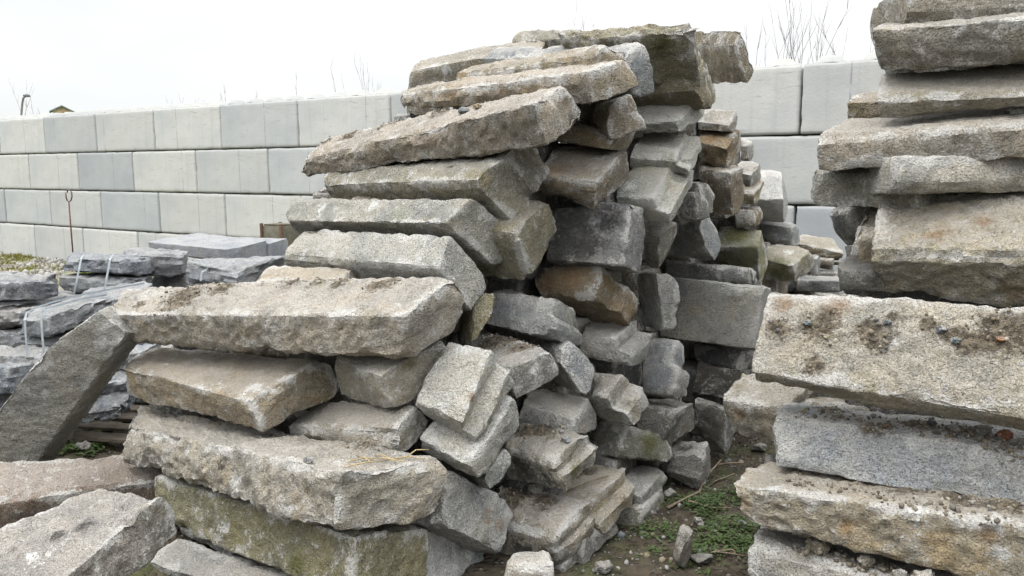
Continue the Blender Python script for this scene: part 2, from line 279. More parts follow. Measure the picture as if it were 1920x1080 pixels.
DATA=[
('P1','pale block lowest in the pile, wedged under the long mossy-ended block','main',(0.321, 0.315, 0.289),1.0,0.022,0,0,[[-1.68,3.603,-0.325],[-0.804,3.028,-0.247],[-1.726,3.552,-0.1],[-0.857,2.978,-0.018],[-1.6,3.778,-0.255],[-0.705,3.204,-0.19],[-1.657,3.728,-0.026],[-0.756,3.153,0.034]],[]),
('P2','long olive block with a green mossy end, under the craggy white-veined block','main',(0.244, 0.228, 0.145),1.2,0.022,0,0,[[-1.828,3.902,-0.028],[-0.631,2.911,0.059],[-1.874,3.961,0.192],[-0.615,2.971,0.325],[-1.582,4.218,-0.151],[-0.356,3.227,-0.062],[-1.592,4.277,0.095],[-0.355,3.287,0.201]],[(-0.453,2.837,0.294,0.142,'moss'),(-1.316,3.517,0.108,0.052,'white'),(-0.899,3.159,0.095,0.085,'moss')]),
('P3','big craggy white-veined block with deep chips, third from the bottom of the pile','main',(0.37, 0.339, 0.282),1.5,0.022,0,0,[[-2.095,4.112,0.19],[-0.687,2.875,0.358],[-2.094,4.141,0.371],[-0.652,2.904,0.608],[-1.915,4.435,0.151],[-0.283,3.198,0.301],[-2.129,4.465,0.42],[-0.268,3.228,0.53]],[(-0.458,2.749,0.635,0.026,'dark'),(-0.644,3.423,0.491,0.103,'dirt'),(-0.915,3.092,0.361,0.041,'white'),(-0.688,2.888,0.569,0.046,'white'),(-1.232,3.384,0.369,0.05,'white'),(-0.866,3.103,0.584,0.046,'white'),(-1.569,3.694,0.393,0.04,'white'),(-0.506,2.774,0.564,0.074,'white'),(-1.306,3.465,0.425,0.046,'dark'),(-0.623,2.853,0.463,0.05,'dark'),(-1.118,3.654,0.447,0.073,'dark')]),
('P4','smooth tan block with a light flat top, below the long dirt-topped block','main',(0.323, 0.276, 0.203),1.0,0.022,0,0,[[-2.14,4.307,0.494],[-1.158,3.576,0.541],[-2.148,4.27,0.677],[-1.202,3.539,0.701],[-1.96,4.623,0.568],[-0.842,3.892,0.629],[-2.107,4.586,0.722],[-0.909,3.854,0.835]],[(-1.211,3.665,0.719,0.074,'white'),(-1.066,3.697,0.775,0.049,'white'),(-1.552,3.824,0.688,0.046,'white')]),
('P5','longest pale block with gravelly dirt along its broad flat top','main',(0.38, 0.344, 0.287),1.3,0.022,0,0,[[-2.195,4.37,0.764],[-0.479,3.328,0.925],[-2.223,4.312,0.966],[-0.435,3.27,1.147],[-2.091,4.662,0.866],[-0.194,3.62,1.036],[-2.254,4.604,1.08],[-0.225,3.562,1.288]],[(-1.751,4.205,1.062,0.174,'dirt'),(-1.512,4.141,1.112,0.094,'dirt'),(-2.021,4.289,1.01,0.052,'dirt'),(-0.592,3.65,1.205,0.098,'dirt'),(-0.825,3.815,1.194,0.066,'dirt'),(-1.116,3.98,1.171,0.069,'dirt'),(-0.95,3.91,1.194,0.058,'dirt')]),
('P6','block with speckled grey sawn end, directly on the long dirt-topped block','main',(0.408, 0.398, 0.356),0.7,0.022,0,1,[[-1.289,4.53,1.152],[-0.18,3.702,1.072],[-1.282,4.403,1.277],[-0.335,3.575,1.307],[-1.12,4.657,1.238],[-0.109,3.829,1.21],[-1.189,4.53,1.42],[-0.282,3.702,1.453]],[(-0.947,4.146,1.303,0.055,'white'),(-0.678,3.878,1.309,0.047,'white'),(-0.446,3.685,1.305,0.049,'white'),(-1.154,4.295,1.293,0.052,'white')]),
('P7','grey-topped block with a bulging rounded tan end, above the speckled sawn-ended block','main',(0.321, 0.315, 0.279),1.0,0.022,0,0,[[-1.146,4.867,1.212],[-0.072,3.95,1.257],[-1.34,4.652,1.458],[-0.313,3.735,1.499],[-1.066,4.976,1.359],[0.008,4.06,1.395],[-1.272,4.761,1.607],[-0.183,3.845,1.631]],[(-0.732,4.222,1.535,0.056,'white'),(-1.05,4.505,1.537,0.054,'white')]),
('P8','ridged buff block jutting out just under the dirt-strewn tilted block','main',(0.321, 0.301, 0.238),1.0,0.022,0,0,[[-0.986,4.999,1.39],[0.039,3.987,1.446],[-1.164,4.819,1.657],[-0.174,3.806,1.688],[-0.901,5.114,1.521],[0.135,4.102,1.549],[-1.108,4.933,1.8],[-0.051,3.921,1.846]],[(-0.31,4.079,1.757,0.027,'dark'),(-0.52,4.24,1.716,0.04,'white'),(-0.931,4.688,1.73,0.031,'white'),(-0.152,3.842,1.78,0.031,'white')]),
('P9','long tilted block strewn with grit, overhanging the ridged buff block','main',(0.352, 0.31, 0.253),1.4,0.022,0,0,[[-1.366,5.068,1.694],[0.136,3.654,1.836],[-1.294,5.025,1.826],[0.095,3.611,2.039],[-1.116,5.297,1.805],[0.364,3.882,1.985],[-1.175,5.253,1.98],[0.27,3.84,2.157]],[(-0.687,4.762,2.039,0.108,'dirt'),(-0.38,4.461,2.077,0.101,'dirt'),(-0.98,4.968,1.956,0.086,'dirt'),(-0.166,4.246,2.114,0.08,'dirt'),(-1.18,5.119,1.914,0.068,'dirt')]),
('P10','warm tan long block with a stepped ridge, just above the grit-strewn tilted block','main',(0.352, 0.305, 0.238),1.4,0.022,0,0,[[-0.681,4.942,2.12],[0.384,3.86,2.047],[-0.689,4.907,2.206],[0.342,3.824,2.203],[-0.483,5.155,2.173],[0.64,4.072,2.157],[-0.57,5.119,2.285],[0.581,4.038,2.293]],[(-0.328,4.561,2.163,0.061,'rust'),(-0.056,4.276,2.164,0.046,'rust')]),
('P11','buff block with rounded crest behind the warm tan stepped block','main',(0.323, 0.276, 0.203),1.2,0.022,0,0,[[-0.31,5.115,2.189],[0.445,4.096,2.182],[-0.379,5.063,2.326],[0.394,4.044,2.298],[-0.149,5.229,2.302],[0.622,4.211,2.315],[-0.222,5.178,2.416],[0.498,4.158,2.392]],[]),
('P12','grey-buff block at the upper end of the slope, its blunt face against the sky','main',(0.322, 0.291, 0.229),1.0,0.022,0,0,[[-0.726,5.718,2.305],[0.182,5.191,2.372],[-0.72,5.669,2.461],[0.177,5.143,2.526],[-0.603,5.951,2.393],[0.303,5.424,2.462],[-0.648,5.902,2.555],[0.253,5.376,2.626]],[(-0.431,5.522,2.44,0.059,'white')]),
('P13','blue-grey slab tucked under the topmost block, with an upright grey end','main',(0.261, 0.277, 0.287),1.0,0.022,0,0,[[-0.151,5.306,2.238],[0.633,4.228,2.098],[-0.211,5.22,2.469],[0.557,4.143,2.302],[-0.019,5.404,2.307],[0.78,4.327,2.153],[-0.105,5.319,2.54],[0.685,4.242,2.394]],[]),
('P14','topmost huge block crowning the pile with a steep olive-brown face','main',(0.302, 0.277, 0.199),1.5,0.022,0,0,[[0.406,4.842,2.218],[1.045,4.496,2.174],[0.324,4.598,2.452],[0.937,4.252,2.463],[0.413,4.945,2.324],[1.084,4.599,2.33],[0.231,4.701,2.547],[0.926,4.355,2.54]],[(0.799,4.408,2.408,0.088,'moss')]),
('P14b','thin weathered block showing above the blue-grey slab at the summit','main',(0.302, 0.281, 0.224),1.0,0.022,0,0,[[0.001,5.639,2.55],[0.379,5.044,2.462],[-0.007,5.588,2.613],[0.369,4.993,2.526],[0.115,5.709,2.629],[0.491,5.114,2.542],[0.052,5.657,2.707],[0.415,5.062,2.619]],[]),
('P15','brown-faced block sticking out alone against the sky beside the topmost block','main',(0.303, 0.262, 0.194),1.0,0.022,0,0,[[1.292,6.504,2.406],[1.437,5.054,2.246],[1.138,6.447,2.699],[1.363,4.997,2.499],[1.339,6.516,2.518],[1.513,5.066,2.346],[1.11,6.459,2.833],[1.392,5.009,2.589]],[]),
('P16a','narrow block end pinched directly beneath the lower corner of the topmost block','main',(0.293, 0.262, 0.189),1.0,0.022,0,0,[[0.44,5.06,2.041],[1.1,4.578,2.07],[0.326,4.917,2.198],[0.986,4.434,2.204],[0.497,5.138,2.112],[1.159,4.655,2.121],[0.38,4.995,2.334],[1.039,4.512,2.367]],[]),
('P16b','narrow mossy block end between topmost block and the brown-faced block','main',(0.244, 0.228, 0.145),1.0,0.022,0,0,[[0.522,5.336,2.056],[1.201,4.883,2.103],[0.409,5.187,2.233],[1.09,4.734,2.266],[0.578,5.432,2.155],[1.259,4.979,2.191],[0.459,5.282,2.375],[1.136,4.83,2.427]],[(1.117,4.701,2.29,0.079,'moss')]),
('P17','small tan stone in the dark gap under the topmost block','main',(0.323, 0.276, 0.203),1.0,0.022,0,0,[[0.806,4.755,2.137],[0.983,4.708,2.116],[0.802,4.743,2.192],[0.975,4.696,2.175],[0.864,5.069,2.167],[1.043,5.022,2.151],[0.865,5.058,2.246],[1.022,5.01,2.231]],[]),
('P18','pale flat slab end jutting out at the head of the light slabs column','main',(0.456, 0.456, 0.415),1.0,0.022,0,0,[[0.701,4.647,1.958],[0.93,4.485,1.95],[0.68,4.603,2.014],[0.907,4.442,2.011],[0.807,4.908,2.082],[1.137,4.747,2.068],[0.708,4.865,2.178],[1.079,4.703,2.182]],[(1.002,4.641,2.121,0.062,'white')]),
('P19','light grey slab end, second in the light column below the pale flat slab','main',(0.427, 0.427, 0.375),1.0,0.022,0.06,0,[[0.679,4.598,1.749],[0.982,4.451,1.703],[0.657,4.538,1.831],[0.945,4.391,1.807],[0.824,4.893,1.904],[1.135,4.747,1.909],[0.791,4.833,1.993],[1.074,4.687,1.982]],[]),
('P20','sawn light slab with rebated edge, lowest of the light slabs column','main',(0.447, 0.447, 0.395),0.7,0.022,0.075,0,[[0.596,4.43,1.5],[0.842,4.267,1.454],[0.542,4.353,1.61],[0.823,4.19,1.594],[0.775,4.728,1.705],[1.05,4.565,1.697],[0.73,4.651,1.825],[0.988,4.488,1.814]],[(0.643,4.404,1.658,0.059,'white'),(0.785,4.215,1.605,0.045,'white')]),
('P21','big brown rough block with a tapering underside beside the light slabs','main',(0.293, 0.254, 0.195),1.3,0.022,0,0,[[0.138,4.307,1.597],[0.423,4.12,1.537],[0.122,4.227,1.706],[0.435,4.041,1.682],[0.311,4.604,1.765],[0.662,4.418,1.717],[0.251,4.524,1.905],[0.623,4.337,1.897]],[(0.226,4.266,1.744,0.086,'rust')]),
('P22','brown block standing on the big rough block, its grey-tan end facing out','main',(0.312, 0.276, 0.224),1.0,0.022,0,0,[[0.344,4.953,1.935],[0.508,4.172,1.89],[0.309,4.928,2.119],[0.464,4.146,2.077],[0.528,4.988,1.999],[0.696,4.206,1.957],[0.468,4.963,2.183],[0.609,4.182,2.134]],[]),
('P22b','small wedge of stone squeezed between two brown blocks near the light slabs','main',(0.303, 0.262, 0.189),1.0,0.022,0,0,[[-0.01,4.542,1.945],[0.499,4.208,1.854],[0.021,4.522,2.038],[0.53,4.187,1.927],[0.167,4.812,1.952],[0.67,4.478,1.847],[0.211,4.792,2.085],[0.727,4.457,1.99]],[]),
('P23','grey-brown block end below the overhang of the grit-strewn tilted block','main',(0.263, 0.242, 0.201),1.0,0.022,0,0,[[-0.808,4.676,1.226],[0.12,3.986,1.625],[-0.957,4.627,1.433],[-0.041,3.938,1.832],[-0.706,4.891,1.338],[0.213,4.202,1.737],[-0.832,4.843,1.535],[0.093,4.153,1.928]],[]),
('P24','olive-tan pointed block end under the bulging rounded end','main',(0.302, 0.277, 0.199),1.0,0.022,0,0,[[-0.936,4.621,1.254],[0.092,3.973,1.183],[-1.008,4.482,1.5],[0.022,3.834,1.458],[-0.78,4.848,1.508],[0.249,4.2,1.47],[-0.853,4.71,1.667],[0.177,4.062,1.595]],[]),
('P25','dark block with black stains on its face, in the hollow middle of the pile','main',(0.252, 0.252, 0.252),1.0,0.022,0,0,[[0.175,4.23,1.269],[0.578,4.014,1.26],[0.219,4.309,1.551],[0.616,4.092,1.598],[0.3,4.464,1.187],[0.692,4.247,1.189],[0.343,4.542,1.498],[0.739,4.327,1.523]],[(0.284,4.249,1.463,0.213,'dark'),(0.35,4.18,1.383,0.196,'dark'),(0.502,4.134,1.498,0.105,'dark'),(0.403,4.138,1.331,0.072,'dark'),(0.255,4.218,1.338,0.141,'dark')]),
('P26','rust-stained block with moulded step on its end, under the black-stained block','main',(0.324, 0.261, 0.178),1.0,0.022,0.06,0,[[0.306,4.563,0.905],[0.662,4.264,0.893],[0.134,4.336,1.055],[0.484,4.037,1.101],[0.322,4.653,1.029],[0.72,4.354,1.018],[0.078,4.426,1.226],[0.532,4.127,1.255]],[(0.42,4.142,1.134,0.05,'white'),(0.316,4.255,1.162,0.128,'rust'),(0.118,4.394,1.188,0.103,'dark'),(0.204,4.323,1.138,0.087,'rust')]),
('P27','grey block with rebated end, overhanging the dirt-covered arch block','main',(0.368, 0.374, 0.368),1.0,0.022,0.06,0,[[-0.183,4.136,0.953],[0.207,3.851,0.917],[-0.129,4.179,1.107],[0.269,3.894,1.12],[-0.057,4.351,0.876],[0.371,4.066,0.811],[-0.031,4.394,1.101],[0.405,4.109,0.981]],[]),
('P28','squarish grey block with a green moulded lip, between rust-stained and rebated ends','main',(0.369, 0.364, 0.333),1.0,0.022,0.075,0,[[0.367,4.243,0.722],[0.627,4.107,0.683],[0.368,4.227,0.867],[0.62,4.091,0.882],[0.497,4.553,0.735],[0.797,4.417,0.734],[0.456,4.536,0.9],[0.785,4.4,0.923]],[(0.7,4.195,0.89,0.056,'moss'),(0.762,4.373,0.739,0.041,'moss')]),
('P29','tan-topped moulded block end below the squarish green-lipped block','main',(0.341, 0.32, 0.273),1.0,0.022,0.068,0,[[0.423,4.161,0.428],[0.645,4.002,0.419],[0.398,4.097,0.572],[0.517,3.939,0.592],[0.541,4.314,0.506],[0.74,4.157,0.498],[0.454,4.251,0.685],[0.654,4.093,0.699]],[]),
('P30','grey wedge block leaning so that it forms one side of a small arch','main',(0.368, 0.374, 0.363),1.0,0.022,0,1,[[0.197,4.357,0.558],[0.374,3.878,0.589],[0.061,4.324,0.78],[0.215,3.844,0.847],[0.269,4.415,0.665],[0.44,3.936,0.761],[0.115,4.382,0.831],[0.285,3.903,0.908]],[]),
('P31','block with brown dirt on top, forming one side of the small arch','main',(0.311, 0.306, 0.28),1.0,0.022,0,1,[[-0.272,4.22,0.689],[0.013,3.566,0.69],[-0.271,4.199,0.842],[-0.012,3.545,0.849],[-0.101,4.321,0.773],[0.23,3.666,0.785],[-0.173,4.3,0.919],[0.209,3.645,0.925]],[(0.099,3.608,0.836,0.048,'white'),(-0.068,3.976,0.87,0.16,'dirt'),(0.052,3.789,0.884,0.101,'dirt')]),
('P32','grey slab in shade inside the small arch','main',(0.32, 0.32, 0.305),1.0,0.022,0,0,[[0.02,3.925,0.44],[0.31,3.798,0.437],[0.048,3.919,0.568],[0.299,3.793,0.52],[0.123,4.209,0.433],[0.458,4.082,0.391],[0.095,4.203,0.583],[0.414,4.077,0.562]],[]),
('P33','light granite slab with a rebate and rust spot, leaning at the pile corner','main',(0.457, 0.441, 0.39),0.9,0.022,0.075,1,[[-0.401,3.475,0.649],[-0.153,3.334,0.548],[-0.431,3.341,0.765],[-0.14,3.2,0.68],[-0.257,3.678,0.866],[0.028,3.537,0.792],[-0.29,3.544,0.982],[-0.027,3.403,0.958]],[(-0.07,3.382,0.916,0.068,'white'),(-0.238,3.486,0.94,0.056,'white'),(-0.126,3.335,0.833,0.045,'white'),(-0.297,3.306,0.747,0.044,'white'),(-0.171,3.305,0.783,0.029,'rust'),(-0.1,3.223,0.703,0.043,'rust'),(-0.305,3.269,0.7,0.035,'rust')]),
('P34','speckled slab beneath the leaning rebated slab, its rough end pointing outward','main',(0.437, 0.432, 0.395),1.1,0.022,0,1,[[-0.399,3.5,0.45],[-0.122,3.315,0.398],[-0.404,3.404,0.579],[-0.181,3.219,0.507],[-0.154,3.72,0.689],[0.067,3.535,0.621],[-0.152,3.624,0.822],[0.02,3.439,0.75]],[(-0.137,3.283,0.566,0.048,'white'),(-0.204,3.253,0.517,0.035,'white'),(-0.035,3.362,0.659,0.049,'white')]),
('P34b','small grey block corner peeping out below the speckled rough-ended slab','main',(0.301, 0.301, 0.28),1.0,0.022,0,0,[[-0.229,3.751,0.222],[-0.088,3.352,0.344],[-0.275,3.748,0.293],[-0.136,3.348,0.408],[-0.132,3.832,0.329],[0.011,3.432,0.441],[-0.166,3.828,0.407],[-0.02,3.429,0.523]],[]),
('P35','chunky grey-tan block wedged under the broken end of the longest block','main',(0.312, 0.291, 0.239),0.8,0.022,0,0,[[-0.849,3.81,0.646],[-0.519,3.408,0.683],[-0.898,3.775,0.848],[-0.58,3.373,0.859],[-0.6,4.033,0.78],[-0.285,3.63,0.815],[-0.639,3.998,0.963],[-0.299,3.595,0.981]],[(-0.565,3.36,0.874,0.045,'white'),(-0.449,3.446,0.901,0.055,'moss')]),
('P36','block with rust-orange marks on its end, in the shade under the chunky wedge','main',(0.322, 0.296, 0.244),1.0,0.022,0,0,[[-1.065,3.817,0.359],[-0.489,3.329,0.492],[-1.116,3.784,0.499],[-0.516,3.296,0.619],[-0.936,4.001,0.45],[-0.356,3.513,0.583],[-0.988,3.968,0.586],[-0.42,3.48,0.716]],[(-0.453,3.355,0.654,0.027,'rust'),(-0.387,3.49,0.585,0.023,'rust'),(-0.487,3.258,0.61,0.026,'rust'),(-0.594,3.391,0.561,0.02,'rust')]),
('P37','end slab with a rusty groove, beside the craggy white-veined block','main',(0.369, 0.369, 0.353),1.0,0.022,0,1,[[-0.944,3.676,0.044],[-0.305,3.208,0.261],[-0.913,3.821,0.229],[-0.283,3.353,0.446],[-0.674,3.931,-0.229],[-0.043,3.463,-0.012],[-0.616,4.076,-0.045],[0.024,3.609,0.171]],[(-0.255,3.308,0.412,0.049,'white'),(-0.146,3.471,0.309,0.056,'white'),(-0.025,3.556,0.169,0.043,'white'),(-0.109,3.451,0.19,0.051,'rust'),(-0.062,3.496,0.118,0.042,'rust')]),
('P38','whitish speckled end slab next to the mossy end at the foot of the pile','main',(0.417, 0.422, 0.417),1.0,0.022,0,1,[[-1.022,3.64,-0.293],[-0.369,3.231,-0.009],[-1.015,3.803,-0.106],[-0.372,3.394,0.181],[-0.698,3.94,-0.611],[-0.051,3.531,-0.325],[-0.672,4.103,-0.435],[-0.021,3.695,-0.152]],[(-0.306,3.324,0.16,0.058,'white'),(-0.201,3.538,-0.008,0.062,'white'),(-0.077,3.632,-0.136,0.053,'white'),(-0.266,3.404,-0.032,0.059,'white')]),
('P40','wide flat kerb slab with clean top edge at the foot of the passage','main',(0.331, 0.305, 0.254),1.0,0.022,0.03,0,[[-0.067,3.644,-0.097],[0.232,3.451,-0.073],[-0.031,3.588,0.091],[0.22,3.394,0.104],[0.03,3.876,0.013],[0.426,3.682,0.01],[-0.081,3.819,0.21],[0.405,3.626,0.175]],[(0.063,3.556,-0.043,0.107,'dark'),(0.173,3.484,-0.033,0.079,'dark'),(0.026,3.724,0.164,0.095,'dirt'),(0.155,3.663,0.149,0.074,'dirt')]),  # dark patches put the front face's shade into its colour
('P40b','thin slab hidden beneath the wide flat kerb slab','main',(0.243, 0.233, 0.202),1.0,0.022,0,0,[[-0.009,3.718,-0.235],[0.243,3.471,-0.14],[-0.012,3.716,-0.16],[0.235,3.469,-0.068],[0.133,3.913,-0.175],[0.394,3.666,-0.089],[0.129,3.91,-0.098],[0.387,3.664,-0.015]],[]),
('P41','slab with an orange-stained moulded flank, behind the wide flat kerb slab','main',(0.361, 0.325, 0.247),1.0,0.022,0.053,0,[[0.178,3.892,-0.059],[0.437,3.691,-0.046],[0.178,3.879,0.12],[0.404,3.677,0.126],[0.417,4.233,-0.007],[0.673,4.031,0.011],[0.409,4.219,0.162],[0.666,4.018,0.193]],[(0.558,3.88,0.099,0.073,'rust'),(0.372,4.094,0.144,0.096,'dirt')]),
('P42','small grey slab end emerging behind the orange-stained slab','main',(0.32, 0.32, 0.299),1.0,0.022,0,0,[[0.55,4.075,-0.031],[0.692,3.995,-0.029],[0.589,4.074,0.071],[0.68,3.993,0.055],[0.708,4.444,-0.035],[0.887,4.363,-0.036],[0.692,4.442,0.071],[0.889,4.362,0.046]],[]),
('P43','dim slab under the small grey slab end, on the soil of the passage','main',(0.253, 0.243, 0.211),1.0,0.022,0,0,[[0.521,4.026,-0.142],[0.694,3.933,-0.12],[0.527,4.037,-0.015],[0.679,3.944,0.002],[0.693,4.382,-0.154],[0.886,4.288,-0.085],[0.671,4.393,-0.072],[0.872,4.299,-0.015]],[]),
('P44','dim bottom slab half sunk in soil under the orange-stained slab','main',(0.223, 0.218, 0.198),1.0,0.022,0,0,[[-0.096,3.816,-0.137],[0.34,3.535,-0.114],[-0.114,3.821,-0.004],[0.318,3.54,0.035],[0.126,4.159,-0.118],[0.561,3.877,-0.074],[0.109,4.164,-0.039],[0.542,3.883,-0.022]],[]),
('P45','chamfered kerb block with wet brown dirt on top and a mossy flank','main',(0.331, 0.315, 0.269),1.3,0.022,0.045,0,[[-0.027,3.746,0.246],[0.257,3.528,0.265],[-0.039,3.711,0.43],[0.221,3.494,0.416],[0.124,3.989,0.316],[0.428,3.772,0.315],[0.072,3.956,0.495],[0.434,3.738,0.507]],[(0.064,3.658,0.326,0.11,'dark'),(0.176,3.586,0.301,0.072,'dark'),(0.159,3.819,0.472,0.128,'dirt'),(0.066,3.794,0.453,0.076,'dirt'),(0.315,3.611,0.344,0.072,'moss')]),  # dark patches on the front are painted-in shade
('P46','dark block with green mossy end deep in the passage side','main',(0.243, 0.238, 0.201),1.0,0.022,0,0,[[0.451,4.269,0.189],[0.585,4.086,0.229],[0.455,4.33,0.374],[0.599,4.147,0.389],[0.754,4.538,0.049],[0.918,4.355,0.098],[0.765,4.599,0.209],[0.927,4.415,0.229]],[(0.757,4.27,0.246,0.143,'moss')]),
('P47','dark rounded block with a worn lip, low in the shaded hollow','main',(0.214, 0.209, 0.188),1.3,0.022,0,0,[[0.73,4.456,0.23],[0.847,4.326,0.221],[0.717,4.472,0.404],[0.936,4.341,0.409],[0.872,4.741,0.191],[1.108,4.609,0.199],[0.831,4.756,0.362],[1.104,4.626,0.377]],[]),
('P48','rounded block standing on the soil at the passage, pale scar on its face','main',(0.262, 0.257, 0.236),1.3,0.022,0,0,[[0.889,4.434,-0.035],[1.057,4.324,-0.103],[0.88,4.407,0.103],[1.091,4.296,0.172],[0.983,4.657,-0.035],[1.203,4.547,-0.041],[0.978,4.63,0.165],[1.154,4.52,0.183]],[(1.009,4.461,0.131,0.078,'dark')]),
('P49','upright grey block behind the rounded block with the pale scar','main',(0.243, 0.238, 0.222),1.0,0.022,0,0,[[1.272,4.975,-0.081],[1.347,4.84,-0.079],[1.135,4.924,0.3],[1.321,4.789,0.288],[1.31,5.118,-0.016],[1.466,4.983,0.036],[1.215,5.067,0.303],[1.455,4.932,0.239]],[]),
('P50','upright grey slab with a rolled edge, below the wide jutting slab','main',(0.368, 0.374, 0.368),1.0,0.022,0.045,0,[[0.748,4.488,0.472],[0.91,4.351,0.477],[0.779,4.581,0.786],[0.964,4.444,0.794],[0.831,4.632,0.412],[1.015,4.495,0.421],[0.875,4.724,0.723],[1.065,4.587,0.729]],[]),
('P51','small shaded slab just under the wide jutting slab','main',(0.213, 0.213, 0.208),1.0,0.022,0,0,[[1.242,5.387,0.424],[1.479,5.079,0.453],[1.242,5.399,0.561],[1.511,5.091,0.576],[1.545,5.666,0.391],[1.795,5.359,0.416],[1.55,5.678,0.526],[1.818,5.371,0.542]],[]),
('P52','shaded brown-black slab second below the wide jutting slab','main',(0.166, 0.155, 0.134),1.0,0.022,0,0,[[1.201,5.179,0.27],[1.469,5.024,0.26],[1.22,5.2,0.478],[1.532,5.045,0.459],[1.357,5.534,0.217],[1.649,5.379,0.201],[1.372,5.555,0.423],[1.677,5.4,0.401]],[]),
('P53a','grey block end abutting the wide jutting slab of the passage side','main',(0.349, 0.349, 0.334),1.0,0.022,0,0,[[0.762,4.729,0.806],[0.872,4.484,0.821],[0.748,4.74,1.147],[0.815,4.494,1.184],[0.877,4.803,0.821],[0.98,4.557,0.853],[0.861,4.814,1.141],[0.969,4.569,1.139]],[]),
('P53b','wide jutting slab with scarred flat face, largest on the passage side','main',(0.388, 0.383, 0.352),0.8,0.022,0,0,[[0.986,5.239,0.651],[1.51,4.893,0.627],[1.052,5.285,1.048],[1.576,4.941,1.038],[1.098,5.418,0.626],[1.618,5.073,0.613],[1.165,5.465,1.015],[1.695,5.12,0.984]],[]),
('P54','dim slab lying flat on top of the wide jutting slab','main',(0.252, 0.257, 0.247),1.0,0.022,0,0,[[1.052,5.43,1.0],[1.561,5.178,1.011],[1.05,5.443,1.149],[1.546,5.192,1.123],[1.18,5.699,0.965],[1.68,5.448,0.966],[1.172,5.713,1.098],[1.672,5.462,1.083]],[]),
('P54b','small black stone lump at the outer end of the dim flat slab','main',(0.155, 0.16, 0.16),1.0,0.022,0,0,[[1.571,5.341,0.991],[1.621,5.28,0.981],[1.569,5.352,1.109],[1.611,5.29,1.099],[1.592,5.462,0.978],[1.679,5.399,0.979],[1.592,5.471,1.083],[1.678,5.41,1.062]],[]),
('P55','dark blue-grey block with shaded sloping underside beside the mossy-topped one','main',(0.281, 0.296, 0.306),1.0,0.022,0,0,[[1.016,5.213,1.159],[1.304,5.067,1.156],[1.028,5.086,1.358],[1.162,4.939,1.361],[1.161,5.379,1.299],[1.394,5.233,1.295],[1.097,5.252,1.515],[1.219,5.106,1.521]],[]),
('P56','block with lichen-green upper face, next to the dark blue-grey block','main',(0.282, 0.277, 0.178),1.0,0.022,0,0,[[1.557,5.967,1.048],[1.818,5.775,0.916],[1.485,5.829,1.188],[1.746,5.638,1.213],[1.648,6.125,1.111],[1.937,5.934,1.043],[1.553,5.988,1.352],[1.815,5.796,1.334]],[(1.659,5.829,1.266,0.156,'moss')]),
('P57','pale-topped block with a bright green moss patch on its face','main',(0.302, 0.281, 0.204),1.0,0.022,0,0,[[2.073,6.457,0.852],[2.252,6.261,0.846],[2.034,6.386,1.068],[2.208,6.188,1.023],[2.209,6.676,0.985],[2.472,6.478,0.979],[2.118,6.603,1.173],[2.427,6.406,1.124]],[(2.237,6.406,1.091,0.06,'white'),(2.139,6.325,0.967,0.118,'moss'),(2.121,6.359,0.945,0.102,'moss')]),
('P58','blue-grey sawn block below the bright-topped block near the wall','main',(0.29, 0.311, 0.326),1.0,0.022,0,0,[[2.125,6.869,1.166],[2.361,6.696,1.123],[2.115,6.863,1.336],[2.358,6.69,1.299],[2.227,7.087,1.158],[2.514,6.913,1.119],[2.213,7.081,1.343],[2.493,6.908,1.295]],[]),
('P59','bright-topped block standing against the concrete wall end of the passage','main',(0.466, 0.466, 0.445),1.0,0.022,0,0,[[2.025,6.625,1.351],[2.222,6.52,1.323],[1.975,6.492,1.524],[2.162,6.388,1.525],[2.146,6.916,1.499],[2.372,6.813,1.412],[2.1,6.784,1.788],[2.226,6.68,1.793]],[]),
('P60a','grey block end on the crumbly-edged piece behind the earthy tan block','main',(0.321, 0.315, 0.289),1.0,0.022,0,0,[[1.661,5.967,1.614],[1.726,5.86,1.59],[1.628,5.897,1.763],[1.731,5.79,1.733],[1.736,6.146,1.693],[1.877,6.04,1.665],[1.72,6.076,1.846],[1.853,5.969,1.822]],[]),
('P60b','crumbly yellowish block end under the small grey block end','main',(0.332, 0.291, 0.197),1.4,0.022,0,0,[[1.669,5.892,1.49],[1.748,5.785,1.485],[1.651,5.848,1.608],[1.729,5.74,1.602],[1.743,6.081,1.586],[1.883,5.973,1.588],[1.725,6.036,1.696],[1.869,5.928,1.683]],[]),
('P61','earthy tan block with a straw tuft on its crumbling corner','main',(0.314, 0.252, 0.163),1.3,0.022,0,0,[[1.253,5.427,1.763],[1.41,5.289,1.74],[1.223,5.33,1.947],[1.381,5.192,1.885],[1.343,5.607,1.863],[1.562,5.469,1.8],[1.288,5.51,2.062],[1.51,5.372,2.034]],[(1.321,5.356,1.974,0.125,'rust'),(1.433,5.243,1.918,0.07,'rust')]),
('P62','brown block carrying the earthy tan block with the straw tuft','main',(0.284, 0.242, 0.18),1.0,0.022,0,0,[[1.347,5.494,1.424],[1.471,5.302,1.415],[1.223,5.365,1.759],[1.394,5.173,1.726],[1.417,5.63,1.548],[1.582,5.438,1.558],[1.331,5.501,1.833],[1.533,5.309,1.787]],[]),
('P63','small weathered block on the earthy tan block','main',(0.283, 0.257, 0.205),1.0,0.022,0,0,[[1.226,5.374,2.007],[1.423,5.273,1.986],[1.216,5.343,2.06],[1.405,5.243,2.031],[1.339,5.675,2.09],[1.563,5.574,2.045],[1.337,5.644,2.187],[1.535,5.544,2.16]],[]),
('P64','sliver of pale stone before the wall behind the earthy tan block','main',(0.34, 0.335, 0.309),1.0,0.022,0,0,[[1.777,6.312,1.823],[1.817,6.206,1.821],[1.752,6.295,1.964],[1.804,6.187,1.958],[1.848,6.434,1.851],[1.912,6.327,1.841],[1.823,6.416,2.004],[1.877,6.309,1.983]],[]),
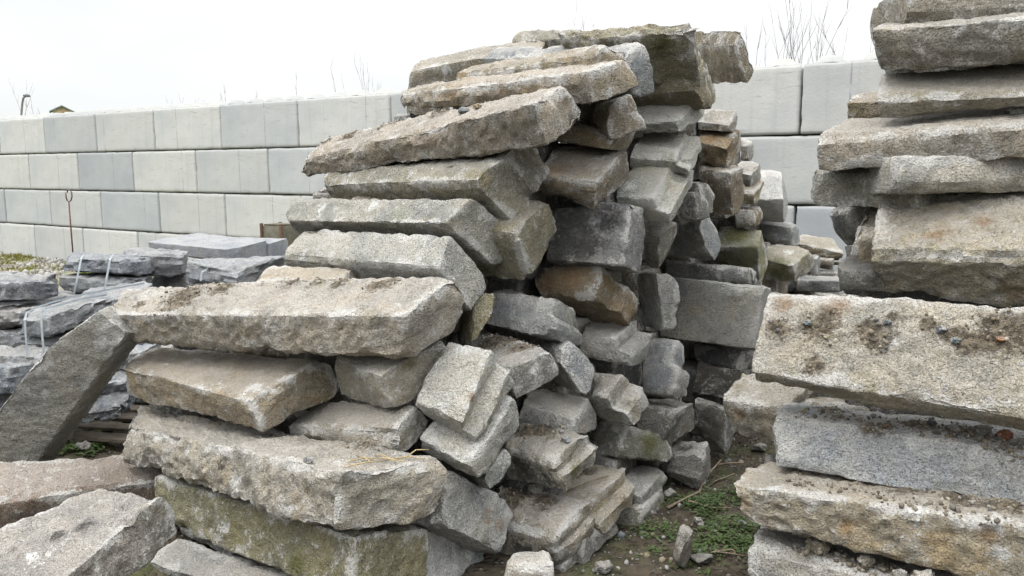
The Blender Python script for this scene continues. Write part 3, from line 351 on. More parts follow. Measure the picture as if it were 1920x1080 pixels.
('P65a','dark block end in the recess beside the sawn light slab','main',(0.223, 0.218, 0.198),1.0,0.022,0,0,[[1.045,4.915,1.495],[1.17,4.814,1.471],[1.003,4.945,1.674],[1.11,4.844,1.715],[1.151,5.096,1.469],[1.285,4.995,1.5],[1.124,5.126,1.638],[1.271,5.024,1.629]],[]),
('P65b','second dark rounded block end in the recess by the sawn light slab','main',(0.214, 0.209, 0.193),1.0,0.022,0,0,[[0.985,4.718,1.462],[1.089,4.63,1.456],[0.968,4.731,1.605],[1.051,4.642,1.639],[1.085,4.891,1.454],[1.21,4.802,1.477],[1.06,4.903,1.59],[1.175,4.815,1.59]],[]),
('P66','thin brown broken slab end under the crumbly yellowish block','main',(0.235, 0.194, 0.131),1.0,0.022,0,0,[[1.639,5.843,1.329],[1.765,5.756,1.327],[1.621,5.83,1.465],[1.75,5.743,1.461],[1.688,6.088,1.367],[1.878,6.002,1.377],[1.676,6.075,1.488],[1.868,5.989,1.483]],[]),
('P67','brown slab with sloping end lying across the far end of the passage','main',(0.274, 0.242, 0.165),1.0,0.022,0,0,[[2.63,7.325,0.974],[3.041,7.224,0.953],[2.611,7.291,1.093],[3.024,7.189,1.002],[2.725,7.641,1.046],[3.084,7.54,1.018],[2.749,7.607,1.158],[3.024,7.505,1.138]],[]),
('P68','low grey slab flat on the passage floor beside the moss-patched block','main',(0.262, 0.267, 0.262),1.0,0.022,0,0,[[2.419,6.749,0.713],[2.75,6.587,0.737],[2.414,6.752,0.826],[2.745,6.591,0.839],[2.552,7.035,0.703],[2.873,6.875,0.724],[2.554,7.039,0.833],[2.848,6.878,0.853]],[]),
('P68b','small pale stone lump between the moss-patched block and the dark recess','main',(0.291, 0.296, 0.291),1.0,0.022,0,0,[[2.447,6.577,0.881],[2.514,6.499,0.882],[2.435,6.565,1.038],[2.492,6.487,1.05],[2.497,6.693,0.901],[2.577,6.615,0.916],[2.507,6.681,1.052],[2.565,6.603,1.06]],[]),
('P69','narrow upright grey stone between black-stained block and jutting slab','main',(0.272, 0.267, 0.236),1.0,0.022,0,0,[[0.769,4.597,1.183],[0.832,4.515,1.164],[0.724,4.472,1.417],[0.821,4.389,1.395],[0.86,4.746,1.317],[0.975,4.662,1.324],[0.823,4.62,1.508],[0.938,4.538,1.456]],[]),
('P70','olive stone scrap wedged behind the speckled sawn-ended block','main',(0.273, 0.252, 0.169),1.0,0.022,0,0,[[-0.287,4.066,0.851],[-0.197,3.712,0.901],[-0.286,4.102,1.088],[-0.188,3.748,1.155],[-0.174,4.108,0.915],[-0.098,3.754,1.057],[-0.172,4.145,1.1],[-0.077,3.791,1.168]],[(-0.235,3.927,1.003,0.037,'rust')]),
('P71','tan stone showing as a thin strip behind the longest dirt-topped block','main',(0.333, 0.276, 0.188),1.0,0.022,0,0,[[-1.363,4.165,1.063],[-0.846,3.927,1.1],[-1.366,4.136,1.168],[-0.84,3.898,1.206],[-1.298,4.347,1.106],[-0.778,4.109,1.13],[-1.33,4.319,1.238],[-0.815,4.081,1.243]],[]),
('R1','block cut off by the upper picture edge, crowning the near stack','right',(0.331, 0.305, 0.254),1.0,0.022,0,0,[[1.688,3.534,2.362],[2.761,3.451,2.413],[1.678,3.553,2.541],[2.764,3.47,2.56],[1.718,3.948,2.318],[2.798,3.865,2.363],[1.71,3.967,2.494],[2.796,3.885,2.52]],[]),
('R2','thick grey-tan block second from the top of the near stack','right',(0.331, 0.305, 0.254),1.0,0.022,0,0,[[1.581,3.545,2.155],[2.542,2.968,2.179],[1.529,3.509,2.336],[2.51,2.932,2.32],[1.746,3.864,2.246],[2.741,3.287,2.257],[1.707,3.828,2.421],[2.737,3.251,2.422]],[]),
('R3','light-speckled block with dark overhung underside, third in the near stack','right',(0.341, 0.315, 0.258),1.0,0.022,0,0,[[1.603,3.562,1.956],[2.58,2.997,2.031],[1.557,3.511,2.053],[2.548,2.946,2.03],[1.709,3.769,2.094],[2.704,3.204,2.123],[1.673,3.718,2.193],[2.681,3.153,2.19]],[]),
('R3b','small tan stone poking out behind the light-speckled overhung block','right',(0.323, 0.276, 0.203),1.0,0.022,0,0,[[1.702,4.13,1.99],[1.897,3.998,1.988],[1.693,4.11,2.08],[1.881,3.978,2.086],[1.85,4.405,2.046],[2.055,4.273,2.057],[1.836,4.385,2.15],[2.035,4.252,2.177]],[]),
('R4','long block with square left end, carrying the overhung speckled block','right',(0.351, 0.32, 0.268),0.9,0.022,0,0,[[1.364,3.625,1.736],[2.642,2.748,1.829],[1.347,3.605,1.89],[2.607,2.729,1.976],[1.669,4.061,1.839],[2.923,3.185,1.924],[1.656,4.041,1.999],[2.88,3.164,2.075]],[]),
('R5','shaded grey block recessed under the long square-ended block','right',(0.292, 0.281, 0.245),1.0,0.022,0,0,[[1.432,3.863,1.572],[1.727,3.405,1.579],[1.419,3.86,1.746],[1.712,3.401,1.773],[1.735,4.068,1.595],[2.033,3.61,1.606],[1.722,4.064,1.773],[2.019,3.606,1.796]],[]),
('R6','plain smooth block resting on the great ochre-faced block','right',(0.428, 0.407, 0.355),0.8,0.022,0,0,[[1.56,3.298,1.649],[2.64,3.134,1.675],[1.566,3.304,1.802],[2.622,3.14,1.799],[1.616,3.662,1.638],[2.694,3.498,1.656],[1.618,3.668,1.788],[2.683,3.503,1.791]],[]),
('R7','great ochre-faced block with a dark brown undercut lower face','right',(0.38, 0.347, 0.277),1.3,0.022,0,0,[[1.582,3.453,1.207],[2.572,2.843,1.174],[1.487,3.307,1.394],[2.433,2.697,1.435],[1.751,3.739,1.464],[2.72,3.129,1.486],[1.65,3.593,1.662],[2.604,2.983,1.727]],[(1.748,3.264,1.481,0.066,'rust'),(1.912,3.216,1.528,0.065,'rust'),(1.989,3.132,1.28,0.084,'rust')]),
('R7b','rough tan block end pressed against the great ochre-faced block','right',(0.362, 0.315, 0.227),1.6,0.022,0,0,[[1.55,3.611,1.332],[1.712,3.422,1.318],[1.519,3.568,1.488],[1.68,3.379,1.476],[1.748,3.849,1.43],[1.936,3.66,1.421],[1.701,3.805,1.589],[1.906,3.616,1.581]],[]),
('R8','grey rounded block below the rough tan block end','right',(0.291, 0.286, 0.255),1.0,0.022,0,0,[[1.547,3.767,1.157],[1.822,3.617,1.169],[1.536,3.76,1.279],[1.809,3.609,1.292],[1.721,4.111,1.184],[1.994,3.961,1.199],[1.716,4.103,1.314],[1.975,3.953,1.333]],[]),
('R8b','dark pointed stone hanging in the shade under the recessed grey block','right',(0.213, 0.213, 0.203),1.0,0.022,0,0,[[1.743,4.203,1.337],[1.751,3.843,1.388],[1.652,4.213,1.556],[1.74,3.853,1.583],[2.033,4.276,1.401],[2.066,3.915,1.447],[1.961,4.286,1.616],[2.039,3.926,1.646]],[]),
('R8c','dim small stone under the dark pointed stone of the near stack','right',(0.253, 0.247, 0.227),1.0,0.022,0,0,[[1.712,4.109,1.269],[1.821,3.862,1.282],[1.707,4.112,1.362],[1.815,3.863,1.384],[1.983,4.271,1.282],[2.1,4.022,1.297],[1.978,4.272,1.379],[2.094,4.025,1.399]],[]),
('R9','broad tilted block with earth-filled pockets on its face','right',(0.375, 0.347, 0.292),1.0,0.022,0,0,[[1.012,3.185,0.859],[2.477,2.216,0.801],[0.935,3.055,0.956],[2.364,2.086,0.896],[1.136,3.365,1.176],[2.562,2.397,1.171],[1.051,3.235,1.255],[2.431,2.264,1.313]],[(1.061,3.116,1.115,0.063,'dirt'),(1.198,3.035,1.137,0.093,'dirt'),(1.35,2.914,1.14,0.086,'dirt'),(1.145,2.958,1.008,0.055,'dirt'),(1.419,2.919,1.19,0.039,'dirt'),(1.509,2.845,1.194,0.038,'dirt'),(1.557,2.786,1.157,0.041,'dirt'),(1.67,2.723,1.179,0.109,'dirt'),(1.598,2.758,1.159,0.074,'dirt'),(1.743,2.693,1.194,0.09,'dirt'),(1.278,2.922,1.078,0.027,'white'),(1.392,2.873,1.119,0.038,'white'),(1.252,3.081,1.234,0.041,'white'),(1.538,2.783,1.138,0.03,'white'),(1.097,3.173,1.208,0.059,'rust'),(1.264,3.057,1.217,0.07,'rust'),(1.267,2.888,1.015,0.019,'dark')]),
('R10','tan rounded block sticking out under the earth-pocketed broad block','right',(0.322, 0.291, 0.229),1.3,0.022,0,0,[[1.027,3.649,0.514],[1.208,3.392,0.537],[0.973,3.614,0.691],[1.186,3.356,0.715],[1.183,3.822,0.599],[1.407,3.563,0.614],[1.112,3.786,0.782],[1.37,3.529,0.788]],[(1.059,3.562,0.633,0.06,'rust')]),
('R10b','dim tan block behind, between the earth-pocketed block and blue-grey granite','right',(0.303, 0.267, 0.199),1.0,0.022,0,0,[[1.173,3.47,0.59],[2.891,2.718,0.534],[1.177,3.499,0.737],[2.891,2.747,0.747],[1.286,3.749,0.524],[3.014,2.997,0.488],[1.291,3.778,0.685],[3.018,3.026,0.671]],[]),
('R11','blue-grey salt-and-pepper granite block with debris along its top','right',(0.446, 0.456, 0.456),0.7,0.022,0,1,[[1.023,3.088,0.562],[2.458,2.207,0.588],[1.071,3.106,0.786],[2.412,2.224,0.79],[1.23,3.405,0.522],[2.651,2.523,0.572],[1.236,3.423,0.729],[2.664,2.54,0.82]],[(1.129,3.021,0.778,0.053,'white'),(1.295,2.92,0.778,0.051,'white'),(1.495,2.832,0.756,0.049,'white'),(1.108,3.062,0.644,0.061,'white'),(1.651,2.724,0.744,0.047,'white'),(1.323,3.191,0.754,0.085,'dirt'),(1.376,2.923,0.809,0.078,'dirt'),(1.558,2.96,0.776,0.091,'dirt'),(1.675,2.875,0.777,0.088,'dirt'),(1.722,2.695,0.809,0.083,'dirt'),(1.146,3.074,0.808,0.049,'dirt')]),
('R12','tan block scored by two vertical drill grooves, under the blue-grey granite','right',(0.356, 0.315, 0.242),1.2,0.022,0,0,[[0.873,2.972,0.386],[2.365,1.945,0.356],[0.854,2.986,0.522],[2.353,1.96,0.672],[1.091,3.302,0.329],[2.588,2.275,0.4],[1.08,3.316,0.504],[2.581,2.289,0.653]],[(0.914,2.955,0.455,0.04,'rust'),(1.32,2.942,0.536,0.079,'dirt'),(1.468,2.826,0.552,0.095,'dirt'),(1.589,2.691,0.569,0.09,'dirt'),(1.699,2.594,0.582,0.087,'dirt'),(1.205,3.076,0.52,0.07,'dirt'),(1.575,2.503,0.548,0.05,'rust'),(0.996,2.899,0.537,0.05,'white'),(1.225,2.677,0.555,0.043,'white'),(1.402,2.621,0.579,0.042,'white'),(1.585,2.496,0.588,0.06,'white'),(1.615,2.475,0.505,0.043,'white'),(1.221,2.745,0.464,0.044,'rust')]),
('R13','pale block at the foot of the near stack with clods on its top','right',(0.409, 0.388, 0.346),1.0,0.022,0,1,[[0.928,2.936,0.089],[1.466,2.519,0.12],[0.936,2.962,0.314],[1.464,2.545,0.321],[1.071,3.155,0.054],[1.639,2.738,0.079],[1.054,3.181,0.264],[1.664,2.764,0.288]],[(1.224,2.876,0.296,0.058,'dirt'),(1.272,2.711,0.337,0.054,'dirt'),(1.37,2.633,0.337,0.053,'dirt')]),
('L1','dark leaning slab propped against the longest block, white lichen on its upper edge','front',(0.389, 0.378, 0.342),0.8,0.022,0,1,[[-3.27,4.428,0.026],[-2.826,4.48,-0.001],[-2.246,4.123,1.061],[-2.064,4.175,0.883],[-3.14,4.607,0.116],[-2.834,4.659,-0.065],[-2.224,4.302,1.051],[-2.033,4.354,0.862]],[(-2.285,4.154,0.984,0.061,'white'),(-2.396,4.192,0.856,0.056,'white'),(-2.516,4.233,0.717,0.045,'white'),(-2.687,4.287,0.532,0.046,'white'),(-2.807,4.319,0.4,0.04,'white'),(-2.105,4.197,0.837,0.051,'white'),(-2.242,4.152,0.99,0.083,'white'),(-2.149,4.179,0.899,0.067,'white'),(-2.577,4.228,0.712,0.057,'white'),(-2.201,4.19,0.839,0.056,'white'),(-2.587,4.291,0.515,0.034,'white')]),
('L2','rosy brown block lying behind the foremost scarred slab','front',(0.245, 0.193, 0.152),0.7,0.022,0,0,[[-2.844,3.805,-0.14],[-1.899,4.166,-0.151],[-2.759,3.716,0.106],[-1.822,4.075,0.093],[-2.947,4.065,-0.008],[-1.979,4.425,-0.046],[-2.922,3.975,0.246],[-1.922,4.335,0.175]],[]),
('L3','foremost scarred slab pointing at the viewer in the lower corner','front',(0.253, 0.233, 0.207),1.5,0.022,0,0,[[-2.06,2.788,0.122],[-1.585,2.586,0.118],[-2.11,2.752,0.33],[-1.631,2.549,0.274],[-1.802,3.343,0.232],[-1.374,3.14,0.252],[-1.795,3.306,0.391],[-1.409,3.104,0.451]],[(-1.652,2.924,0.381,0.055,'dark'),(-1.733,2.884,0.368,0.046,'dark'),(-1.73,2.804,0.342,0.038,'white'),(-1.775,2.779,0.334,0.037,'white')]),
('B1','small rounded pale boulder at the lower edge by the kerb slab','front',(0.39, 0.359, 0.312),0.5,0.06,0,0,[[-0.04,2.965,0.047],[0.168,2.928,0.067],[-0.031,2.98,0.194],[0.167,2.943,0.213],[-0.0,3.116,0.031],[0.181,3.079,0.049],[0.003,3.131,0.179],[0.155,3.095,0.198]],[]),
('A1','grey slab with two straps, upper layer of the far strapped stack','pallet',(0.222, 0.243, 0.269),1.9,0.022,0,0,[[-3.749,6.592,0.903],[-3.21,6.46,0.901],[-3.743,6.592,1.032],[-3.207,6.46,1.028],[-3.703,7.001,0.898],[-3.039,6.868,0.874],[-3.811,7.001,1.047],[-3.053,6.868,1.012]],[]),
('A2','grey slab beside the strapped one, upper layer with a jagged edge','pallet',(0.242, 0.247, 0.263),1.9,0.022,0,0,[[-3.339,6.817,0.879],[-2.863,6.806,0.847],[-3.341,6.805,1.037],[-2.834,6.792,1.018],[-3.354,7.158,0.897],[-2.895,7.145,0.865],[-3.352,7.144,1.067],[-2.889,7.133,1.053]],[]),
('A3','grey slab with straps, lower layer of the far strapped stack','pallet',(0.232, 0.248, 0.263),1.9,0.022,0,0,[[-3.772,6.593,0.772],[-3.19,6.443,0.749],[-3.762,6.595,0.889],[-3.163,6.444,0.881],[-3.671,6.985,0.767],[-3.099,6.834,0.758],[-3.665,6.986,0.884],[-3.096,6.836,0.864]],[]),
('A4','shaded slab at the lower layer beside the strapped slabs','pallet',(0.213, 0.213, 0.213),1.0,0.022,0,0,[[-3.248,7.096,0.675],[-2.824,6.869,0.733],[-3.248,7.117,0.827],[-2.824,6.889,0.88],[-3.044,7.46,0.635],[-2.622,7.231,0.689],[-3.046,7.48,0.786],[-2.623,7.252,0.838]],[]),
('A5','slab just above the crossing strap end, in front of the far strapped stack','pallet',(0.29, 0.301, 0.322),1.9,0.022,0,0,[[-3.42,6.196,0.614],[-2.905,6.122,0.628],[-3.395,6.165,0.773],[-2.904,6.09,0.793],[-3.389,6.516,0.676],[-2.869,6.441,0.701],[-3.421,6.484,0.826],[-2.888,6.41,0.864]],[]),
('B1s','strapped slab receding beside the leaning slab, top of the middle pallet stack','pallet',(0.251, 0.267, 0.277),1.9,0.022,0,0,[[-3.358,5.319,0.631],[-3.045,5.194,0.645],[-3.327,5.297,0.77],[-3.053,5.173,0.8],[-3.191,5.783,0.724],[-2.848,5.659,0.755],[-3.236,5.762,0.862],[-2.873,5.638,0.869]],[]),
('B2s','light grey slab under the strapped receding slab','pallet',(0.281, 0.296, 0.306),1.9,0.022,0,0,[[-3.318,5.338,0.494],[-3.047,5.239,0.501],[-3.315,5.318,0.626],[-2.984,5.22,0.632],[-3.197,5.74,0.557],[-2.915,5.642,0.564],[-3.209,5.721,0.693],[-2.929,5.622,0.701]],[]),
('B3s','slab with brownish top, third down in the middle pallet stack','pallet',(0.262, 0.262, 0.257),1.9,0.022,0,0,[[-3.528,5.224,0.368],[-3.079,5.013,0.398],[-3.501,5.2,0.527],[-3.027,4.988,0.562],[-3.48,5.424,0.405],[-2.986,5.211,0.451],[-3.54,5.399,0.556],[-2.998,5.188,0.621]],[]),
('B4s','dark slab low in the middle pallet stack below the brownish-topped one','pallet',(0.184, 0.194, 0.21),1.9,0.022,0,0,[[-3.477,5.059,0.18],[-3.007,4.824,0.216],[-3.48,5.096,0.412],[-2.99,4.862,0.445],[-3.247,5.515,0.101],[-2.774,5.28,0.135],[-3.247,5.553,0.331],[-2.762,5.317,0.364]],[]),
('B5s','bluish lump of slab showing at the photo edge by the leaning slab','pallet',(0.193, 0.214, 0.234),1.0,0.022,0,0,[[-3.374,4.873,0.333],[-3.123,4.799,0.368],[-3.369,4.894,0.539],[-3.127,4.82,0.544],[-3.271,5.173,0.306],[-3.026,5.099,0.332],[-3.268,5.194,0.506],[-3.029,5.12,0.515]],[]),
('C1','pale grey slab on top of the stack at the picture edge','pallet',(0.311, 0.305, 0.3),1.9,0.022,0,0,[[-4.095,6.034,0.785],[-3.612,5.938,0.807],[-4.061,5.986,0.881],[-3.59,5.889,0.886],[-4.084,6.274,0.881],[-3.539,6.178,0.872],[-4.156,6.226,0.99],[-3.526,6.13,0.977]],[]),
('C1b','dark blue slab corner tucked beside the pale grey top slab','pallet',(0.164, 0.175, 0.195),1.0,0.022,0,0,[[-3.808,5.654,0.807],[-3.577,5.568,0.844],[-3.805,5.674,0.978],[-3.562,5.589,0.974],[-3.653,6.038,0.758],[-3.424,5.953,0.784],[-3.648,6.059,0.92],[-3.413,5.973,0.923]],[]),
('C2','flat slab receding under the pale grey top slab','pallet',(0.261, 0.272, 0.287),1.9,0.022,0,0,[[-4.113,6.092,0.592],[-3.656,5.9,0.644],[-4.099,6.082,0.728],[-3.654,5.89,0.744],[-4.011,6.458,0.644],[-3.466,6.266,0.694],[-4.101,6.448,0.756],[-3.466,6.255,0.786]],[]),
('C3','brownish grey slab end beneath the flat receding slab','pallet',(0.272, 0.257, 0.246),1.9,0.022,0,0,[[-3.826,5.654,0.611],[-3.434,5.468,0.671],[-3.823,5.675,0.79],[-3.428,5.489,0.799],[-3.642,6.026,0.567],[-3.251,5.84,0.614],[-3.64,6.047,0.735],[-3.248,5.861,0.754]],[]),
('C4','dark grey slab just above the brownish-topped slab of the pallet stack','pallet',(0.213, 0.218, 0.229),1.9,0.022,0,0,[[-3.824,5.629,0.463],[-3.402,5.468,0.519],[-3.824,5.65,0.615],[-3.396,5.489,0.64],[-3.632,6.106,0.4],[-3.211,5.945,0.448],[-3.632,6.127,0.548],[-3.208,5.966,0.577]],[]),
('D1','dark blue slab lying on the timber pallet behind the leaning slab','pallet',(0.145, 0.16, 0.181),1.9,0.022,0,0,[[-2.895,5.114,0.064],[-2.553,5.029,0.145],[-2.892,5.077,0.163],[-2.486,4.992,0.25],[-2.866,5.329,0.135],[-2.525,5.244,0.227],[-2.878,5.292,0.228],[-2.562,5.207,0.322]],[]),
('D2','blue-grey slab resting on the dark blue slab above the pallet','pallet',(0.212, 0.233, 0.254),1.9,0.022,0,0,[[-2.905,5.289,0.205],[-2.536,5.13,0.303],[-2.907,5.248,0.289],[-2.551,5.089,0.378],[-2.859,5.463,0.279],[-2.498,5.304,0.369],[-2.909,5.422,0.36],[-2.556,5.263,0.439]],[]),
('D3','light blue-grey slab seen in the chink under the longest block end','pallet',(0.261, 0.277, 0.297),1.9,0.022,0,0,[[-2.886,5.331,0.337],[-2.489,5.206,0.429],[-2.89,5.317,0.485],[-2.479,5.193,0.545],[-2.839,5.555,0.375],[-2.432,5.431,0.438],[-2.879,5.543,0.524],[-2.467,5.417,0.559]],[]),
('E1','strapped pale slab with rough flat top beside the sawn slabs','pallet',(0.3, 0.315, 0.331),1.9,0.022,0,0,[[-2.507,6.107,0.892],[-2.068,5.951,0.842],[-2.506,6.093,1.052],[-2.079,5.937,0.996],[-2.44,6.592,0.904],[-1.864,6.435,0.899],[-2.546,6.578,1.032],[-1.778,6.421,1.086]],[]),
('E2','slab under the strapped pale slab, mostly hidden behind the longest block','pallet',(0.242, 0.252, 0.268),1.0,0.022,0,0,[[-2.515,6.147,0.69],[-2.053,5.927,0.662],[-2.511,6.145,0.889],[-2.043,5.925,0.844],[-2.16,6.884,0.684],[-1.698,6.663,0.654],[-2.154,6.881,0.877],[-1.69,6.661,0.837]],[]),
('F1','sawn blue-grey slab with flat light top, highest on the pallets','pallet',(0.319, 0.335, 0.361),0.35,0.01,0,0,[[-3.938,8.491,0.892],[-2.921,8.194,0.808],[-3.931,8.485,1.007],[-2.91,8.187,0.948],[-3.688,9.209,0.9],[-2.754,8.911,0.803],[-3.621,9.202,1.052],[-2.742,8.905,0.988]],[]),
('F2','second sawn blue-grey slab with straight edge behind the highest one','pallet',(0.319, 0.34, 0.371),0.3,0.01,0,0,[[-3.157,9.003,0.792],[-2.723,8.9,0.783],[-3.146,8.993,0.981],[-2.709,8.89,0.952],[-3.119,9.412,0.816],[-2.626,9.31,0.787],[-3.184,9.402,0.999],[-2.618,9.3,0.981]],[]),
('F3','upright sawn blue slab next to the weathered timber crate','pallet',(0.318, 0.35, 0.391),0.3,0.01,0,0,[[-2.763,9.721,0.836],[-2.314,9.599,0.82],[-2.753,9.709,1.051],[-2.305,9.588,1.045],[-2.689,10.057,0.849],[-2.233,9.935,0.842],[-2.717,10.045,1.063],[-2.244,9.924,1.063]],[]),
]
CATN={'main':('granite_block','stone block','stones of the tumbled middle pile'),'right':('granite_block','stone block','stones of the near stack'),'front':('granite_block','stone block','loose stones before the pile'),'pallet':('limestone_slab','stone slab','dark slabs strapped on pallets')}
SID={};SLB={}
for k,(sid,label,g,tint,rough,rnd,groove,sel,P,pts) in enumerate(DATA):
    nm,ct,gr=CATN[g]
    if sid=='B1': nm,ct='boulder','boulder'
    mt=SLATE if g=='pallet' else (SALT if sel else GRANITE)
    slots=((-.31,.022),(-.02,.02)) if sid=='R12' else ()
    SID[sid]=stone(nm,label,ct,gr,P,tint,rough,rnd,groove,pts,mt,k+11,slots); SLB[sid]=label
CORELABEL=["dim stone in the gap between the wide flat kerb slab and the chamfered kerb block","dim stone in the gap between the orange-stained slab and the green-ended dark block","dim stone in the gap between the green-ended dark block and the small grey slab end","dim stone in the gap between the dark rounded lip block and the pale-scarred rounded block","dim stone in the gap between the dark rounded lip block and the upright grey block","dim stone in the gap between the craggy white-veined block and the speckled rough-ended slab","dim stone in the gap between the smooth flat-topped tan block and the craggy white-veined block","dim stone in the gap between the speckled rough-ended slab and the chamfered kerb block","dim stone in the gap between the shaded arch slab and the chamfered kerb block","dim stone in the gap between the tan moulded block end and the green-ended dark block","dim stone in the gap between the dark rounded lip block and the rolled-edge upright slab","dim stone in the gap between the brown-black shaded slab and the rolled-edge upright slab","dim stone in the gap between the earth-pocketed broad block and the tan rounded block","dim stone in the gap between the rust-marked end and the chunky grey-tan block","dim stone in the gap between the longest dirt-topped block and the smooth flat-topped tan block","dim stone in the gap between the speckled rough-ended slab and the dirt-topped arch block","dim stone in the gap between the grey arch wedge and the shaded arch slab","dim stone in the gap between the tan moulded block end and the green-lipped grey block","dim stone in the gap between the rolled-edge upright slab and the green-lipped grey block","dim stone in the gap between the rolled-edge upright slab and the wide jutting slab","dim stone in the gap between the rolled-edge upright slab and the small shaded slab","dim stone in the gap between the wide jutting slab and the earth-pocketed broad block","dim stone in the gap between the earth-pocketed broad block and the low grey floor slab","dim stone in the dark chink beside the earth-pocketed broad block","dim stone in the dark chink beside the low grey floor slab","dim stone in the gap between the longest dirt-topped block and the chunky grey-tan block","dim stone in the dark chink beside the longest dirt-topped block","dim stone in the gap between the leaning rebated slab and the olive stone scrap","dim stone in the gap between the rebated grey block and the dirt-topped arch block","dim stone in the gap between the rust-stained moulded block and the green-lipped grey block","dim stone in the gap between the abutting grey block and the rust-stained moulded block","dim stone in the gap between the green-lipped grey block and the abutting grey block","dim stone in the gap between the earth-pocketed broad block and the wide jutting slab","dim stone in the gap between the wide jutting slab and the dim flat slab","dim stone in the gap between the wide jutting slab and the lichen-green block","dim stone in the gap between the moss-patched block and the earth-pocketed broad block","dim stone in the gap between the moss-patched block and the low grey floor slab","dim stone in the gap between the low grey floor slab and the earth-pocketed broad block","dim stone in the gap between the longest dirt-topped block and the olive stone scrap","dim stone in the gap between the speckled sawn-ended block and the olive stone scrap","dim stone in the gap between the rebated grey block and the olive pointed block end","dim stone in the gap between the rust-stained moulded block and the black-stained block","dim stone in the gap between the abutting grey block and the black-stained block","dim stone in the gap between the narrow upright stone and the black-stained block","dim stone in the gap between the narrow upright stone and the dim flat slab","dim stone in the gap between the dim flat slab and the dark blue-grey block","dim stone in the gap between the dark blue-grey block and the dim flat slab","dim stone in the gap between the lichen-green block and the moss-patched block","dim stone in the gap between the blue-grey sawn block and the moss-patched block","dim stone in the gap between the moss-patched block and the blue-grey sawn block","dim stone in the gap between the speckled sawn-ended block and the olive pointed block end","dim stone in the gap between the olive pointed block end and the black-stained block","dim stone in the gap between the black-stained block and the narrow upright stone","dim stone in the gap between the black-stained block and the sawn light slab","dim stone in the gap between the narrow upright stone and the dark blue-grey block","dim stone in the gap between the dark blue-grey block and the narrow upright stone","dim stone in the gap between the lichen-green block and the thin broken brown slab","dim stone in the gap between the thin broken brown slab and the lichen-green block","dim stone in the gap between the bright-topped block and the blue-grey sawn block","dim stone in the dark chink beside the bright-topped block","dim stone in the gap between the olive pointed block end and the grey-brown block end","dim stone in the gap between the big brown rough block and the black-stained block","dim stone in the gap between the sawn light slab and the narrow upright stone","dim stone in the gap between the sawn light slab and the dark rounded recess end","dim stone in the gap between the plain brown block and the dark rounded recess end","dim stone in the gap between the thin broken brown slab and the crumbly yellowish end","dim stone in the gap between the crumbly yellowish end and the bright-topped block","dim stone in the gap between the grit-strewn tilted block and the big brown rough block","dim stone in the gap between the big brown rough block and the small squeezed wedge","dim stone in the gap between the second light slab end and the small squeezed wedge","dim stone in the gap between the second light slab end and the standing brown block","dim stone in the gap between the second light slab end and the earthy tan block","dim stone in the gap between the earthy tan block and the plain brown block","dim stone in the gap between the grit-strewn tilted block and the stepped warm tan block","dim stone in the gap between the standing brown block and the stepped warm tan block","dim stone in the gap between the small squeezed wedge and the second light slab end","dim stone in the gap between the pale flat slab end and the standing brown block","dim stone in the gap between the small weathered block and the pale flat slab end","dim stone in the dark chink beside the grit-strewn tilted block","dim stone in the gap between the narrow pinched block end and the small weathered block","dim stone in the dark chink beside the narrow pinched block end","dim stone in the gap between the drill-grooved tan block and the pale foot block","dim stone in the dark chink beside the drill-grooved tan block","dim stone in the dark chink beside the pale foot block","dim stone in the gap between the earth-pocketed broad block and the blue-grey granite block","dim stone in the gap between the earth-pocketed broad block and the great ochre-faced block","dim stone in the dark chink beside the smooth flat-topped tan block","small dim stone wedged against the longest dirt-topped block beside the smooth flat-topped tan block","dim stone in the gap between the small pale lump and the sloping brown slab","dim stone in the gap between the stepped warm tan block and the grit-strewn tilted block","dim stone in the gap between the olive mossy-ended block and the pale lowest block","dim stone in the gap between the low grey floor slab and the rounded grey block","dim stone in the dark chink beside the olive mossy-ended block","dim stone in the gap between the moss-patched block and the sloping brown slab","dim stone in the gap between the earth-pocketed broad block and the rounded grey block","dim stone in the gap between the stepped warm tan block and the blunt grey-buff block","dim stone in the gap between the green-ended dark block and the pale-scarred rounded block","dim stone in the gap between the sloping brown slab and the rounded grey block","dim stone in the gap between the upright grey block and the dark rounded lip block","dim stone in the dark chink beside the stepped warm tan block","dim stone in the gap between the rounded grey block and the sloping brown slab","dim stone in the gap between the foremost scarred slab and the olive mossy-ended block","dim stone in the gap between the olive mossy-ended block and the foremost scarred slab","dark stone chunk showing behind the longest dirt-topped block by the smooth flat-topped tan block","dim stone in the gap between the bulging round-ended block and the ridged buff block","dim stone in the gap between the small grey block end and the bright-topped block","dim stone in the gap between the pale-scarred rounded block and the upright grey block","dim stone in the gap between the small pale boulder and the wide flat kerb slab","dim stone in the dark chink beside the pale lowest block","dim stone in the gap between the ridged buff block and the bulging round-ended block","dim stone in the dark chink beside the great ochre-faced block","dim stone in the gap between the thick grey-tan block and the overhung speckled block","dim stone in the gap between the great ochre-faced block and the rounded grey block","dim stone in the gap between the overhung speckled block and the square-ended long block","dim stone in the gap between the blue-grey granite block and the drill-grooved tan block","dim stone in the dark chink beside the thick grey-tan block","small dim stone wedged against the drill-grooved tan block beside the pale foot block","dim stone in the dark chink beside the overhung speckled block","dim stone in the gap between the plain smooth block and the square-ended long block","dim stone in the gap between the square-ended long block and the recessed grey block","dim stone in the gap between the earth-pocketed broad block and the dim tan block","dim stone in the gap between the rounded grey block and the low grey floor slab","dim stone in the dark chink beside the square-ended long block","dim stone in the dark chink beside the blue-grey granite block","dim stone in the gap between the rounded grey block and the earth-pocketed broad block","small dim stone wedged against the thick grey-tan block beside the overhung speckled block"]
